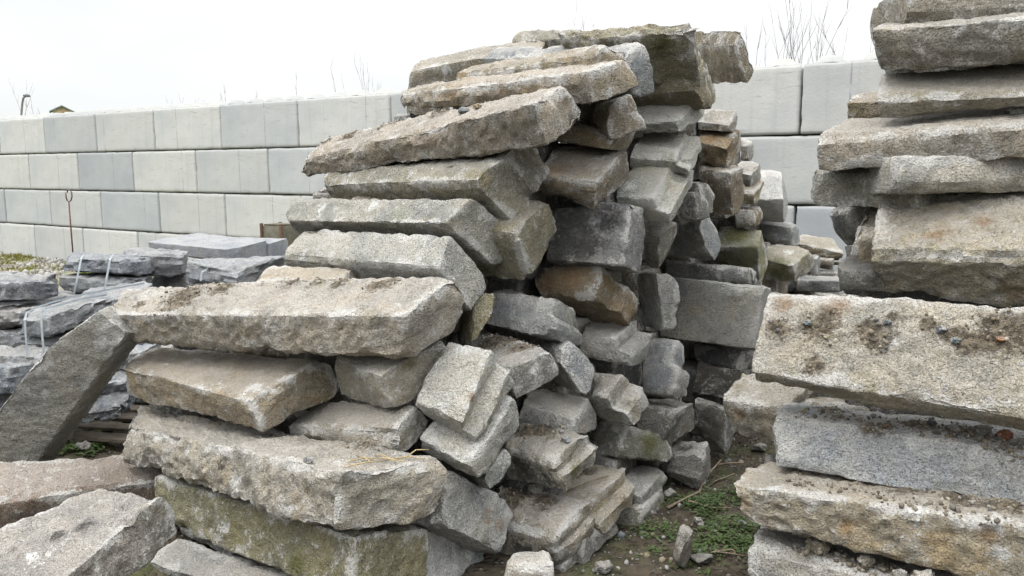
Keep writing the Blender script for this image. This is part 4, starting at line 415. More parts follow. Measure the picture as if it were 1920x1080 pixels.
CORE=[[[-0.37,4.069,-0.024],[0.193,3.772,-0.045],[-0.348,4.092,0.219],[0.214,3.795,0.198],[-0.204,4.386,-0.069],[0.358,4.089,-0.09],[-0.183,4.409,0.174],[0.38,4.112,0.153]],[[-0.417,4.6,-0.036],[0.558,4.119,-0.053],[-0.413,4.599,0.209],[0.562,4.118,0.192],[-0.258,4.923,-0.038],[0.717,4.441,-0.055],[-0.254,4.922,0.207],[0.721,4.441,0.19]],[[0.237,5.015,-0.082],[0.884,4.648,-0.088],[0.239,5.014,0.163],[0.886,4.647,0.157],[0.415,5.328,-0.082],[1.062,4.961,-0.088],[0.416,5.327,0.163],[1.063,4.96,0.157]],[[0.224,5.632,-0.07],[1.047,4.973,-0.117],[0.225,5.616,0.175],[1.048,4.957,0.127],[0.449,5.912,-0.052],[1.272,5.253,-0.099],[0.45,5.896,0.192],[1.273,5.237,0.145]],[[0.403,5.841,-0.043],[1.338,5.348,-0.009],[0.412,5.874,0.199],[1.347,5.381,0.233],[0.571,6.155,-0.093],[1.505,5.663,-0.059],[0.58,6.189,0.15],[1.514,5.696,0.184]],[[-0.786,3.958,0.188],[-0.161,3.656,0.167],[-0.781,3.95,0.433],[-0.156,3.648,0.411],[-0.629,4.282,0.195],[-0.004,3.979,0.174],[-0.624,4.274,0.44],[0.001,3.972,0.418]],[[-1.609,4.443,0.187],[-0.838,3.949,0.19],[-1.595,4.465,0.431],[-0.825,3.971,0.434],[-1.415,4.744,0.149],[-0.645,4.25,0.152],[-1.402,4.766,0.393],[-0.632,4.273,0.396]],[[-0.651,4.217,0.189],[0.204,3.776,0.216],[-0.644,4.248,0.432],[0.212,3.806,0.459],[-0.487,4.534,0.144],[0.369,4.093,0.171],[-0.479,4.564,0.387],[0.377,4.123,0.414]],[[-0.194,4.56,0.155],[0.331,4.234,0.151],[-0.192,4.559,0.4],[0.332,4.232,0.396],[-0.003,4.866,0.156],[0.521,4.539,0.151],[-0.002,4.864,0.401],[0.522,4.538,0.396]],[[0.038,4.76,0.201],[0.552,4.39,0.177],[0.044,4.753,0.445],[0.558,4.383,0.422],[0.248,5.052,0.204],[0.762,4.683,0.18],[0.254,5.045,0.449],[0.768,4.676,0.425]],[[0.287,5.076,0.179],[0.958,4.751,0.161],[0.289,5.066,0.424],[0.96,4.741,0.406],[0.444,5.399,0.191],[1.115,5.075,0.173],[0.445,5.389,0.436],[1.116,5.065,0.418]],[[0.589,5.789,0.182],[1.462,5.156,0.16],[0.592,5.784,0.426],[1.465,5.15,0.405],[0.801,6.08,0.186],[1.674,5.447,0.164],[0.803,6.075,0.43],[1.676,5.442,0.409]],[[1.252,6.18,0.176],[1.792,5.862,0.18],[1.264,6.203,0.419],[1.804,5.885,0.424],[1.434,6.488,0.138],[1.974,6.17,0.142],[1.446,6.512,0.381],[1.986,6.193,0.386]],[[-1.081,4.11,0.407],[-0.197,3.616,0.372],[-1.08,4.095,0.651],[-0.197,3.601,0.616],[-0.905,4.424,0.426],[-0.022,3.93,0.391],[-0.904,4.408,0.671],[-0.021,3.914,0.636]],[[-1.868,4.639,0.468],[-1.046,4.189,0.487],[-1.858,4.667,0.712],[-1.037,4.216,0.73],[-1.696,4.952,0.426],[-0.874,4.502,0.444],[-1.686,4.98,0.67],[-0.864,4.529,0.688]],[[-0.675,4.336,0.446],[-0.124,3.966,0.472],[-0.677,4.35,0.69],[-0.126,3.98,0.716],[-0.475,4.634,0.43],[0.077,4.264,0.456],[-0.477,4.648,0.674],[0.075,4.278,0.7]],[[-0.264,4.608,0.452],[0.274,4.191,0.418],[-0.258,4.597,0.696],[0.28,4.18,0.663],[-0.044,4.892,0.459],[0.494,4.475,0.425],[-0.037,4.881,0.703],[0.501,4.464,0.67]],[[-0.093,4.996,0.407],[0.581,4.451,0.404],[-0.095,4.992,0.652],[0.578,4.447,0.649],[0.134,5.276,0.414],[0.807,4.73,0.411],[0.131,5.272,0.659],[0.805,4.726,0.656]],[[0.006,5.202,0.434],[0.93,4.72,0.39],[0.013,5.194,0.679],[0.937,4.712,0.635],[0.172,5.521,0.439],[1.097,5.039,0.396],[0.18,5.513,0.684],[1.104,5.031,0.641]],[[0.332,5.52,0.437],[0.9,5.144,0.433],[0.34,5.53,0.682],[0.907,5.153,0.678],[0.53,5.82,0.42],[1.098,5.443,0.416],[0.538,5.829,0.665],[1.106,5.452,0.661]],[[0.53,5.836,0.483],[1.155,5.357,0.459],[0.557,5.86,0.726],[1.183,5.38,0.701],[0.745,6.12,0.431],[1.371,5.64,0.407],[0.773,6.143,0.673],[1.398,5.664,0.649]],[[1.278,5.733,0.43],[1.842,5.462,0.447],[1.273,5.737,0.675],[1.837,5.467,0.692],[1.434,6.057,0.427],[1.998,5.786,0.444],[1.429,6.062,0.672],[1.993,5.791,0.689]],[[1.443,6.889,0.401],[2.294,6.428,0.389],[1.43,6.859,0.644],[2.28,6.397,0.631],[1.614,7.202,0.45],[2.464,6.741,0.438],[1.601,7.172,0.693],[2.451,6.71,0.681]],[[1.764,7.124,0.403],[2.478,6.73,0.367],[1.759,7.094,0.646],[2.474,6.7,0.61],[1.938,7.436,0.445],[2.653,7.042,0.409],[1.933,7.406,0.688],[2.648,7.012,0.652]],[[1.843,7.518,0.41],[2.667,7.034,0.373],[1.834,7.486,0.653],[2.658,7.002,0.616],[2.025,7.825,0.457],[2.849,7.341,0.421],[2.017,7.793,0.7],[2.841,7.309,0.663]],[[-1.089,4.14,0.645],[-0.47,3.83,0.662],[-1.1,4.13,0.89],[-0.482,3.821,0.907],[-0.929,4.461,0.665],[-0.31,4.152,0.682],[-0.94,4.452,0.909],[-0.321,4.143,0.927]],[[-1.61,4.497,0.659],[-1.074,4.216,0.663],[-1.616,4.488,0.904],[-1.08,4.208,0.907],[-1.443,4.816,0.675],[-0.907,4.535,0.679],[-1.449,4.807,0.92],[-0.913,4.526,0.923]],[[-0.875,4.425,0.665],[-0.314,4.106,0.644],[-0.872,4.416,0.91],[-0.31,4.097,0.889],[-0.698,4.738,0.674],[-0.136,4.418,0.653],[-0.694,4.729,0.919],[-0.132,4.409,0.898]],[[-0.499,4.767,0.672],[0.285,4.184,0.709],[-0.495,4.789,0.916],[0.289,4.206,0.953],[-0.284,5.054,0.643],[0.5,4.471,0.68],[-0.28,5.076,0.887],[0.504,4.493,0.924]],[[-0.225,4.961,0.674],[0.564,4.395,0.697],[-0.239,4.951,0.918],[0.55,4.384,0.941],[-0.016,5.253,0.698],[0.773,4.687,0.721],[-0.03,5.243,0.943],[0.759,4.676,0.966]],[[0.027,5.136,0.694],[0.68,4.763,0.726],[0.02,5.144,0.938],[0.672,4.771,0.971],[0.206,5.448,0.688],[0.858,5.075,0.721],[0.198,5.456,0.933],[0.851,5.084,0.966]],[[0.194,5.544,0.684],[0.876,5.101,0.687],[0.212,5.574,0.926],[0.894,5.131,0.93],[0.388,5.842,0.632],[1.07,5.4,0.636],[0.406,5.872,0.875],[1.088,5.43,0.878]],[[1.076,5.428,0.683],[1.724,5.081,0.656],[1.074,5.406,0.927],[1.722,5.059,0.9],[1.246,5.743,0.713],[1.894,5.396,0.686],[1.244,5.721,0.957],[1.892,5.374,0.93]],[[0.938,5.89,0.703],[1.718,5.498,0.709],[0.952,5.921,0.945],[1.731,5.529,0.952],[1.098,6.208,0.653],[1.878,5.817,0.66],[1.112,6.239,0.896],[1.892,5.848,0.902]],[[1.097,6.25,0.666],[1.761,5.818,0.702],[1.084,6.251,0.911],[1.748,5.819,0.947],[1.293,6.552,0.675],[1.957,6.12,0.711],[1.28,6.553,0.92],[1.944,6.121,0.955]],[[1.267,7.104,0.69],[2.173,6.487,0.702],[1.281,7.129,0.934],[2.187,6.512,0.946],[1.468,7.399,0.648],[2.374,6.782,0.66],[1.482,7.425,0.891],[2.388,6.807,0.903]],[[1.889,7.179,0.686],[2.401,6.839,0.7],[1.876,7.169,0.93],[2.387,6.829,0.944],[2.088,7.478,0.709],[2.599,7.138,0.723],[2.075,7.468,0.953],[2.586,7.128,0.967]],[[1.748,7.58,0.65],[2.648,7.002,0.665],[1.749,7.588,0.895],[2.648,7.01,0.91],[1.943,7.883,0.639],[2.842,7.305,0.655],[1.944,7.89,0.884],[2.843,7.312,0.9]],[[-1.155,4.244,0.893],[-0.423,3.728,0.906],[-1.177,4.218,1.136],[-0.445,3.703,1.149],[-0.95,4.536,0.942],[-0.218,4.02,0.955],[-0.973,4.51,1.185],[-0.24,3.995,1.198]],[[-1.22,4.621,0.94],[-0.305,4.108,0.94],[-1.208,4.642,1.184],[-0.294,4.13,1.184],[-1.045,4.933,0.904],[-0.13,4.421,0.904],[-1.033,4.954,1.148],[-0.119,4.442,1.148]],[[-0.672,4.813,0.925],[0.068,4.459,0.927],[-0.678,4.803,1.17],[0.062,4.449,1.172],[-0.517,5.137,0.942],[0.223,4.783,0.945],[-0.523,5.127,1.187],[0.217,4.773,1.189]],[[-0.167,5.038,0.955],[0.476,4.52,0.915],[-0.16,5.027,1.2],[0.483,4.509,1.16],[0.059,5.318,0.961],[0.702,4.8,0.921],[0.066,5.307,1.206],[0.709,4.789,1.166]],[[0.087,5.204,0.923],[0.743,4.699,0.912],[0.091,5.203,1.168],[0.746,4.699,1.157],[0.307,5.489,0.921],[0.962,4.985,0.91],[0.31,5.488,1.166],[0.966,4.984,1.154]],[[-0.006,5.714,0.926],[0.762,5.164,0.92],[-0.005,5.713,1.171],[0.764,5.164,1.165],[0.203,6.007,0.926],[0.972,5.457,0.92],[0.205,6.006,1.171],[0.973,5.456,1.165]],[[0.138,5.995,0.899],[0.963,5.469,0.866],[0.132,5.969,1.142],[0.956,5.444,1.11],[0.331,6.296,0.935],[1.156,5.771,0.902],[0.325,6.271,1.179],[1.15,5.746,1.146]],[[0.575,6.115,0.91],[1.317,5.761,0.909],[0.578,6.12,1.155],[1.32,5.766,1.154],[0.729,6.439,0.901],[1.472,6.085,0.899],[0.733,6.445,1.146],[1.475,6.091,1.144]],[[0.889,6.379,0.918],[1.809,5.885,0.891],[0.895,6.377,1.163],[1.815,5.882,1.136],[1.06,6.696,0.917],[1.979,6.202,0.891],[1.065,6.694,1.162],[1.985,6.199,1.136]],[[1.344,6.945,0.916],[2.095,6.549,0.928],[1.352,6.967,1.16],[2.104,6.572,1.172],[1.511,7.261,0.882],[2.263,6.866,0.893],[1.519,7.284,1.126],[2.271,6.889,1.137]],[[1.554,7.344,0.904],[2.298,6.893,0.901],[1.556,7.346,1.149],[2.3,6.895,1.146],[1.741,7.652,0.901],[2.485,7.201,0.898],[1.743,7.654,1.146],[2.487,7.203,1.142]],[[1.827,7.556,0.931],[2.422,7.127,0.9],[1.834,7.547,1.176],[2.429,7.118,1.144],[2.038,7.847,0.935],[2.632,7.418,0.904],[2.045,7.839,1.18],[2.639,7.41,1.148]],[[-0.699,4.452,1.155],[-0.22,4.069,1.172],[-0.718,4.439,1.399],[-0.239,4.056,1.416],[-0.476,4.733,1.187],[0.004,4.349,1.205],[-0.495,4.72,1.431],[-0.016,4.336,1.448]],[[-0.579,4.76,1.186],[0.06,4.289,1.16],[-0.566,4.765,1.431],[0.073,4.294,1.404],[-0.366,5.05,1.169],[0.273,4.579,1.143],[-0.353,5.054,1.414],[0.286,4.583,1.388]],[[-0.141,4.86,1.171],[0.585,4.402,1.213],[-0.151,4.866,1.416],[0.575,4.408,1.458],[0.05,5.164,1.17],[0.777,4.706,1.212],[0.041,5.171,1.415],[0.767,4.713,1.457]],[[0.176,5.108,1.153],[0.728,4.838,1.143],[0.165,5.076,1.396],[0.717,4.807,1.385],[0.333,5.428,1.201],[0.885,5.158,1.191],[0.323,5.396,1.444],[0.874,5.127,1.434]],[[0.384,5.472,1.175],[0.929,5.175,1.145],[0.387,5.454,1.42],[0.933,5.156,1.389],[0.556,5.787,1.197],[1.102,5.49,1.166],[0.56,5.769,1.441],[1.106,5.471,1.411]],[[0.393,5.923,1.176],[1.209,5.411,1.134],[0.389,5.898,1.419],[1.205,5.385,1.378],[0.585,6.226,1.211],[1.401,5.713,1.17],[0.581,6.2,1.454],[1.397,5.687,1.413]],[[1.004,6.297,1.157],[1.713,5.94,1.175],[0.993,6.289,1.401],[1.703,5.932,1.42],[1.165,6.618,1.174],[1.875,6.261,1.193],[1.154,6.61,1.419],[1.864,6.253,1.437]],[[1.363,7.002,1.186],[1.953,6.597,1.165],[1.374,7.005,1.431],[1.964,6.6,1.41],[1.567,7.299,1.174],[2.156,6.894,1.153],[1.577,7.301,1.419],[2.167,6.897,1.398]],[[1.401,7.514,1.187],[2.172,6.95,1.178],[1.39,7.495,1.431],[2.161,6.931,1.422],[1.613,7.803,1.219],[2.384,7.239,1.21],[1.602,7.784,1.463],[2.373,7.22,1.454]],[[1.519,7.75,1.154],[2.377,7.233,1.185],[1.5,7.733,1.398],[2.358,7.217,1.429],[1.703,8.057,1.189],[2.561,7.541,1.22],[1.684,8.041,1.433],[2.542,7.524,1.464]],[[-0.441,4.614,1.436],[0.053,4.262,1.448],[-0.428,4.64,1.679],[0.066,4.288,1.691],[-0.233,4.904,1.393],[0.261,4.552,1.405],[-0.22,4.931,1.636],[0.274,4.579,1.648]],[[-0.281,5.007,1.408],[0.546,4.375,1.434],[-0.304,4.987,1.651],[0.523,4.355,1.677],[-0.065,5.291,1.451],[0.762,4.659,1.477],[-0.088,5.271,1.695],[0.739,4.639,1.72]],[[-0.04,5.263,1.462],[0.777,4.729,1.432],[-0.034,5.258,1.707],[0.783,4.724,1.676],[0.157,5.564,1.464],[0.974,5.03,1.433],[0.163,5.559,1.708],[0.98,5.025,1.678]],[[0.467,5.426,1.397],[1.052,5.125,1.402],[0.45,5.397,1.64],[1.035,5.096,1.645],[0.63,5.743,1.447],[1.215,5.442,1.452],[0.613,5.714,1.689],[1.198,5.413,1.694]],[[0.586,6.129,1.401],[1.494,5.614,1.395],[0.576,6.109,1.645],[1.484,5.593,1.639],[0.763,6.441,1.434],[1.671,5.925,1.428],[0.753,6.42,1.678],[1.661,5.905,1.672]],[[0.959,6.483,1.436],[1.679,5.952,1.41],[0.953,6.463,1.68],[1.673,5.932,1.654],[1.172,6.771,1.465],[1.892,6.24,1.438],[1.166,6.751,1.709],[1.887,6.22,1.682]],[[1.24,7.137,1.422],[2.131,6.624,1.41],[1.234,7.12,1.666],[2.124,6.607,1.655],[1.42,7.447,1.448],[2.31,6.935,1.437],[1.413,7.43,1.693],[2.303,6.918,1.681]],[[-0.825,4.779,1.664],[0.124,4.317,1.71],[-0.846,4.758,1.908],[0.102,4.296,1.953],[-0.67,5.101,1.706],[0.278,4.639,1.752],[-0.692,5.08,1.949],[0.256,4.618,1.995]],[[-0.406,5.124,1.689],[0.5,4.519,1.658],[-0.401,5.119,1.933],[0.505,4.513,1.903],[-0.206,5.423,1.692],[0.7,4.818,1.661],[-0.201,5.418,1.937],[0.705,4.812,1.906]],[[0.167,5.179,1.629],[0.908,4.699,1.639],[0.146,5.151,1.872],[0.887,4.672,1.882],[0.36,5.478,1.68],[1.101,4.999,1.69],[0.339,5.451,1.922],[1.08,4.972,1.932]],[[0.342,5.422,1.687],[1.016,5.064,1.714],[0.342,5.44,1.931],[1.016,5.081,1.958],[0.512,5.738,1.664],[1.186,5.38,1.691],[0.511,5.756,1.908],[1.185,5.398,1.936]],[[0.338,5.897,1.642],[1.142,5.312,1.661],[0.32,5.881,1.886],[1.124,5.295,1.905],[0.548,6.187,1.678],[1.353,5.602,1.697],[0.53,6.171,1.922],[1.335,5.585,1.941]],[[0.826,6.566,1.697],[1.572,6.01,1.668],[0.83,6.557,1.942],[1.576,6.002,1.912],[1.041,6.854,1.704],[1.787,6.299,1.674],[1.045,6.846,1.949],[1.791,6.29,1.919]],[[-0.331,4.689,1.925],[0.205,4.284,1.934],[-0.354,4.664,2.167],[0.182,4.259,2.177],[-0.116,4.974,1.975],[0.419,4.568,1.984],[-0.139,4.949,2.217],[0.396,4.543,2.226]],[[-0.256,4.956,1.907],[0.465,4.452,1.944],[-0.275,4.947,2.151],[0.446,4.443,2.188],[-0.051,5.251,1.935],[0.67,4.747,1.972],[-0.071,5.242,2.179],[0.65,4.738,2.216]],[[-0.174,5.412,1.933],[0.656,4.784,1.913],[-0.188,5.386,2.177],[0.642,4.757,2.157],[0.042,5.696,1.976],[0.872,5.068,1.956],[0.028,5.67,2.22],[0.858,5.042,2.2]],[[0.38,5.435,1.902],[1.046,5.104,1.928],[0.369,5.431,2.146],[1.035,5.1,2.172],[0.54,5.758,1.915],[1.206,5.427,1.941],[0.528,5.753,2.16],[1.194,5.422,2.186]],[[0.322,5.807,1.933],[1.212,5.372,1.92],[0.339,5.834,2.176],[1.229,5.4,2.162],[0.478,6.127,1.885],[1.368,5.693,1.872],[0.495,6.155,2.128],[1.385,5.721,2.115]],[[-1.033,6.841,1.919],[-0.291,6.347,1.9],[-1.044,6.816,2.162],[-0.302,6.322,2.144],[-0.835,7.138,1.959],[-0.092,6.645,1.94],[-0.845,7.113,2.202],[-0.103,6.619,2.184]],[[0.827,6.457,1.949],[1.416,5.99,1.959],[0.835,6.472,2.194],[1.424,6.005,2.203],[1.05,6.738,1.924],[1.639,6.271,1.934],[1.058,6.753,2.168],[1.647,6.287,2.178]],[[0.829,8.18,2.181],[1.733,7.589,2.147],[0.834,8.173,2.426],[1.737,7.582,2.392],[1.026,8.481,2.186],[1.93,7.89,2.152],[1.031,8.474,2.43],[1.934,7.883,2.397]],[[1.471,3.0,-0.061],[2.017,2.631,-0.05],[1.482,3.023,0.183],[2.028,2.654,0.193],[1.672,3.296,-0.097],[2.218,2.927,-0.087],[1.683,3.319,0.146],[2.229,2.95,0.157]],[[1.323,3.492,-0.037],[2.131,3.063,-0.075],[1.338,3.5,0.207],[2.147,3.07,0.169],[1.491,3.81,-0.058],[2.299,3.38,-0.096],[1.506,3.818,0.186],[2.315,3.388,0.149]],[[1.54,2.969,0.195],[2.153,2.575,0.212],[1.54,2.98,0.439],[2.153,2.586,0.457],[1.735,3.271,0.181],[2.348,2.877,0.199],[1.735,3.282,0.426],[2.348,2.888,0.444]],[[1.436,3.395,0.71],[2.13,2.977,0.687],[1.44,3.389,0.955],[2.134,2.971,0.932],[1.621,3.703,0.714],[2.315,3.286,0.691],[1.626,3.697,0.959],[2.32,3.279,0.936]],[[1.893,3.245,0.939],[2.719,2.647,0.908],[1.917,3.265,1.182],[2.742,2.667,1.151],[2.102,3.535,0.895],[2.927,2.937,0.864],[2.125,3.555,1.138],[2.951,2.958,1.107]],[[-2.147,4.515,0.319],[-1.64,4.231,0.32],[-2.136,4.534,0.468],[-1.629,4.251,0.469],[-2.037,4.71,0.285],[-1.53,4.426,0.285],[-2.026,4.73,0.434],[-1.519,4.446,0.435]],[[-1.981,4.578,0.638],[-1.675,4.488,0.624],[-1.984,4.548,0.768],[-1.679,4.458,0.754],[-1.924,4.765,0.684],[-1.618,4.675,0.67],[-1.927,4.734,0.814],[-1.622,4.644,0.8]],[[2.88,7.697,0.825],[3.08,7.606,0.807],[2.893,7.702,0.94],[3.092,7.611,0.922],[2.951,7.855,0.81],[3.15,7.764,0.792],[2.963,7.86,0.925],[3.163,7.769,0.907]],[[-0.764,5.834,2.117],[-0.504,5.705,2.137],[-0.76,5.858,2.223],[-0.5,5.729,2.243],[-0.691,5.976,2.082],[-0.431,5.847,2.101],[-0.687,6.0,2.188],[-0.427,5.871,2.208]],[[-1.178,3.488,-0.075],[-0.937,3.218,-0.1],[-1.171,3.483,0.046],[-0.93,3.213,0.02],[-1.043,3.608,-0.077],[-0.802,3.338,-0.103],[-1.036,3.603,0.043],[-0.796,3.333,0.017]],[[2.805,7.298,0.721],[2.994,7.241,0.744],[2.792,7.298,0.83],[2.981,7.24,0.853],[2.853,7.456,0.728],[3.041,7.398,0.751],[2.84,7.455,0.838],[3.028,7.397,0.86]],[[-1.533,3.708,-0.05],[-1.323,3.513,-0.073],[-1.511,3.719,0.051],[-1.301,3.525,0.027],[-1.433,3.821,-0.085],[-1.223,3.626,-0.109],[-1.41,3.833,0.015],[-1.2,3.638,-0.008]],[[2.532,7.646,1.018],[2.851,7.441,0.963],[2.559,7.661,1.121],[2.878,7.456,1.066],[2.611,7.78,0.978],[2.93,7.575,0.923],[2.638,7.794,1.08],[2.957,7.589,1.025]],[[2.72,7.253,0.558],[2.92,7.198,0.53],[2.731,7.243,0.658],[2.931,7.188,0.631],[2.762,7.4,0.568],[2.962,7.344,0.54],[2.773,7.39,0.668],[2.973,7.334,0.641]],[[-0.716,5.937,2.305],[-0.417,5.835,2.298],[-0.72,5.921,2.408],[-0.421,5.819,2.402],[-0.665,6.085,2.329],[-0.367,5.983,2.323],[-0.669,6.069,2.433],[-0.37,5.966,2.427]],[[0.861,4.686,-0.07],[0.974,4.607,-0.08],[0.874,4.696,0.001],[0.987,4.617,-0.009],[0.921,4.775,-0.094],[1.034,4.696,-0.104],[0.934,4.785,-0.022],[1.047,4.706,-0.032]],[[3.037,7.741,0.902],[3.159,7.673,0.91],[3.043,7.759,0.964],[3.165,7.691,0.972],[3.084,7.822,0.875],[3.206,7.754,0.882],[3.09,7.84,0.937],[3.212,7.771,0.944]],[[1.158,5.138,0.01],[1.259,5.022,0.002],[1.17,5.144,0.091],[1.272,5.028,0.083],[1.249,5.219,-0.009],[1.35,5.103,-0.017],[1.261,5.225,0.072],[1.363,5.108,0.064]],[[-0.733,5.008,2.043],[-0.626,4.939,2.048],[-0.729,5.018,2.095],[-0.622,4.95,2.1],[-0.69,5.074,2.026],[-0.583,5.006,2.031],[-0.686,5.084,2.079],[-0.579,5.016,2.084]],[[3.117,7.784,0.832],[3.222,7.738,0.834],[3.118,7.788,0.883],[3.223,7.743,0.886],[3.148,7.854,0.825],[3.253,7.809,0.827],[3.149,7.859,0.876],[3.254,7.814,0.878]],[[-1.724,3.894,-0.09],[-1.616,3.845,-0.081],[-1.726,3.898,-0.04],[-1.618,3.849,-0.031],[-1.692,3.962,-0.094],[-1.584,3.913,-0.085],[-1.694,3.966,-0.044],[-1.586,3.917,-0.035]],[[-1.686,3.835,-0.091],[-1.489,3.712,-0.111],[-1.69,3.818,-0.028],[-1.493,3.695,-0.048],[-1.633,3.914,-0.066],[-1.437,3.791,-0.087],[-1.637,3.898,-0.003],[-1.441,3.774,-0.024]],[[-2.139,4.776,0.628],[-1.996,4.673,0.603],[-2.141,4.755,0.704],[-1.997,4.652,0.679],[-2.068,4.867,0.655],[-1.925,4.763,0.63],[-2.07,4.846,0.731],[-1.927,4.742,0.705]],[[-1.249,5.015,1.549],[-1.04,4.911,1.559],[-1.251,5.018,1.609],[-1.041,4.914,1.619],[-1.209,5.095,1.547],[-1.0,4.991,1.557],[-1.211,5.098,1.606],[-1.001,4.993,1.616]],[[2.081,7.167,1.706],[2.305,7.06,1.671],[2.09,7.161,1.777],[2.314,7.054,1.742],[2.129,7.265,1.708],[2.352,7.158,1.673],[2.137,7.259,1.78],[2.361,7.152,1.745]],[[1.211,5.21,-0.085],[1.343,5.171,-0.07],[1.208,5.228,-0.009],[1.34,5.189,0.007],[1.246,5.32,-0.11],[1.379,5.281,-0.095],[1.243,5.338,-0.034],[1.375,5.3,-0.018]],[[-0.029,3.658,-0.108],[0.062,3.569,-0.113],[-0.032,3.652,-0.055],[0.059,3.563,-0.06],[0.027,3.715,-0.098],[0.118,3.625,-0.104],[0.024,3.709,-0.045],[0.115,3.619,-0.051]],[[-1.28,3.517,-0.056],[-1.144,3.409,-0.077],[-1.27,3.517,0.008],[-1.134,3.409,-0.013],[-1.22,3.594,-0.064],[-1.085,3.485,-0.086],[-1.21,3.593,-0.0],[-1.075,3.485,-0.022]],[[-1.332,5.505,1.569],[-1.21,5.372,1.594],[-1.342,5.506,1.621],[-1.22,5.372,1.645],[-1.275,5.559,1.579],[-1.153,5.425,1.603],[-1.285,5.56,1.631],[-1.163,5.426,1.655]],[[2.032,3.45,1.081],[2.338,3.289,1.095],[2.03,3.46,1.223],[2.337,3.299,1.237],[2.131,3.639,1.069],[2.438,3.477,1.083],[2.13,3.649,1.211],[2.437,3.487,1.225]],[[2.15,3.947,2.193],[2.347,3.888,2.199],[2.146,3.943,2.301],[2.343,3.883,2.307],[2.197,4.102,2.201],[2.394,4.043,2.207],[2.193,4.098,2.309],[2.389,4.038,2.315]],[[1.695,3.794,1.049],[2.504,3.424,1.092],[1.71,3.851,1.269],[2.518,3.482,1.312],[1.836,4.092,0.961],[2.645,3.723,1.005],[1.851,4.15,1.181],[2.659,3.78,1.225]],[[1.781,3.813,1.969],[2.075,3.684,1.925],[1.807,3.822,2.108],[2.1,3.694,2.063],[1.862,4.006,1.941],[2.156,3.877,1.896],[1.887,4.016,2.079],[2.181,3.887,2.035]],[[1.183,3.269,0.401],[1.457,3.057,0.373],[1.164,3.222,0.57],[1.438,3.01,0.542],[1.342,3.466,0.474],[1.617,3.253,0.446],[1.323,3.419,0.642],[1.598,3.207,0.614]],[[1.934,4.097,2.186],[2.725,3.49,2.106],[1.983,4.127,2.433],[2.773,3.52,2.353],[2.156,4.396,2.106],[2.946,3.789,2.026],[2.204,4.426,2.354],[2.994,3.819,2.274]],[[1.128,3.443,0.066],[1.438,3.287,0.051],[1.139,3.447,0.244],[1.449,3.291,0.228],[1.247,3.681,0.054],[1.557,3.525,0.038],[1.258,3.685,0.231],[1.568,3.529,0.216]],[[2.049,3.97,1.955],[2.475,3.741,1.921],[2.072,3.981,2.171],[2.498,3.752,2.137],[2.2,4.257,1.924],[2.626,4.028,1.889],[2.224,4.268,2.14],[2.65,4.039,2.105]],[[1.716,3.701,1.56],[2.147,3.377,1.627],[1.645,3.667,1.856],[2.076,3.344,1.923],[1.974,4.065,1.663],[2.405,3.742,1.73],[1.903,4.032,1.958],[2.334,3.709,2.025]],[[1.54,3.749,1.735],[1.723,3.657,1.707],[1.565,3.764,1.843],[1.747,3.673,1.816],[1.609,3.898,1.698],[1.792,3.806,1.67],[1.634,3.913,1.807],[1.816,3.822,1.779]],[[1.219,3.606,0.604],[1.611,3.501,0.554],[1.239,3.573,0.827],[1.63,3.468,0.777],[1.311,3.93,0.644],[1.702,3.825,0.594],[1.331,3.897,0.867],[1.722,3.792,0.816]],[[2.968,7.304,0.511],[3.287,7.134,0.543],[2.961,7.311,0.62],[3.28,7.14,0.652],[3.046,7.449,0.508],[3.365,7.278,0.539],[3.039,7.456,0.617],[3.358,7.285,0.649]],[[1.607,4.12,1.697],[1.783,4.065,1.683],[1.605,4.092,1.795],[1.782,4.036,1.781],[1.653,4.259,1.738],[1.83,4.204,1.724],[1.652,4.231,1.836],[1.829,4.176,1.822]],[[1.154,3.53,0.379],[1.281,3.47,0.363],[1.167,3.54,0.45],[1.294,3.479,0.434],[1.197,3.627,0.358],[1.325,3.567,0.342],[1.211,3.637,0.428],[1.338,3.576,0.412]],[[1.744,4.16,1.105],[1.834,4.058,1.094],[1.752,4.161,1.16],[1.842,4.059,1.149],[1.806,4.215,1.096],[1.896,4.113,1.085],[1.813,4.216,1.151],[1.903,4.114,1.14]],[[1.766,3.857,2.185],[1.875,3.815,2.192],[1.769,3.872,2.239],[1.878,3.831,2.246],[1.797,3.933,2.161],[1.906,3.891,2.168],[1.8,3.949,2.216],[1.909,3.907,2.223]]]
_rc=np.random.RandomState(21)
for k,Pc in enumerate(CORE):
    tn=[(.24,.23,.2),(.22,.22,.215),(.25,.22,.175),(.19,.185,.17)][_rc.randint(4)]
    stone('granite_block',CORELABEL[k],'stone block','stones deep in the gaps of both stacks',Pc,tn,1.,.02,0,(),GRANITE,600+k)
def at(px,py,y):        # point on the sight line of the survey photograph at distance y
    u=(px-960)/1495; v=(540-py)/1495; c,s=math.cos(PITCH),math.sin(PITCH)
    d=Vector((u,c+v*s,-s+v*c)); return Vector((0,0,1.73))+d*(y/d.y)
def on(sid,p):          # nearest point of a stone's surface
    V,nr,_=STONES[SLB[sid]]; i=int(np.argmin(((V-np.array(p))**2).sum(1))); return Vector(V[i]),Vector(nr[i])
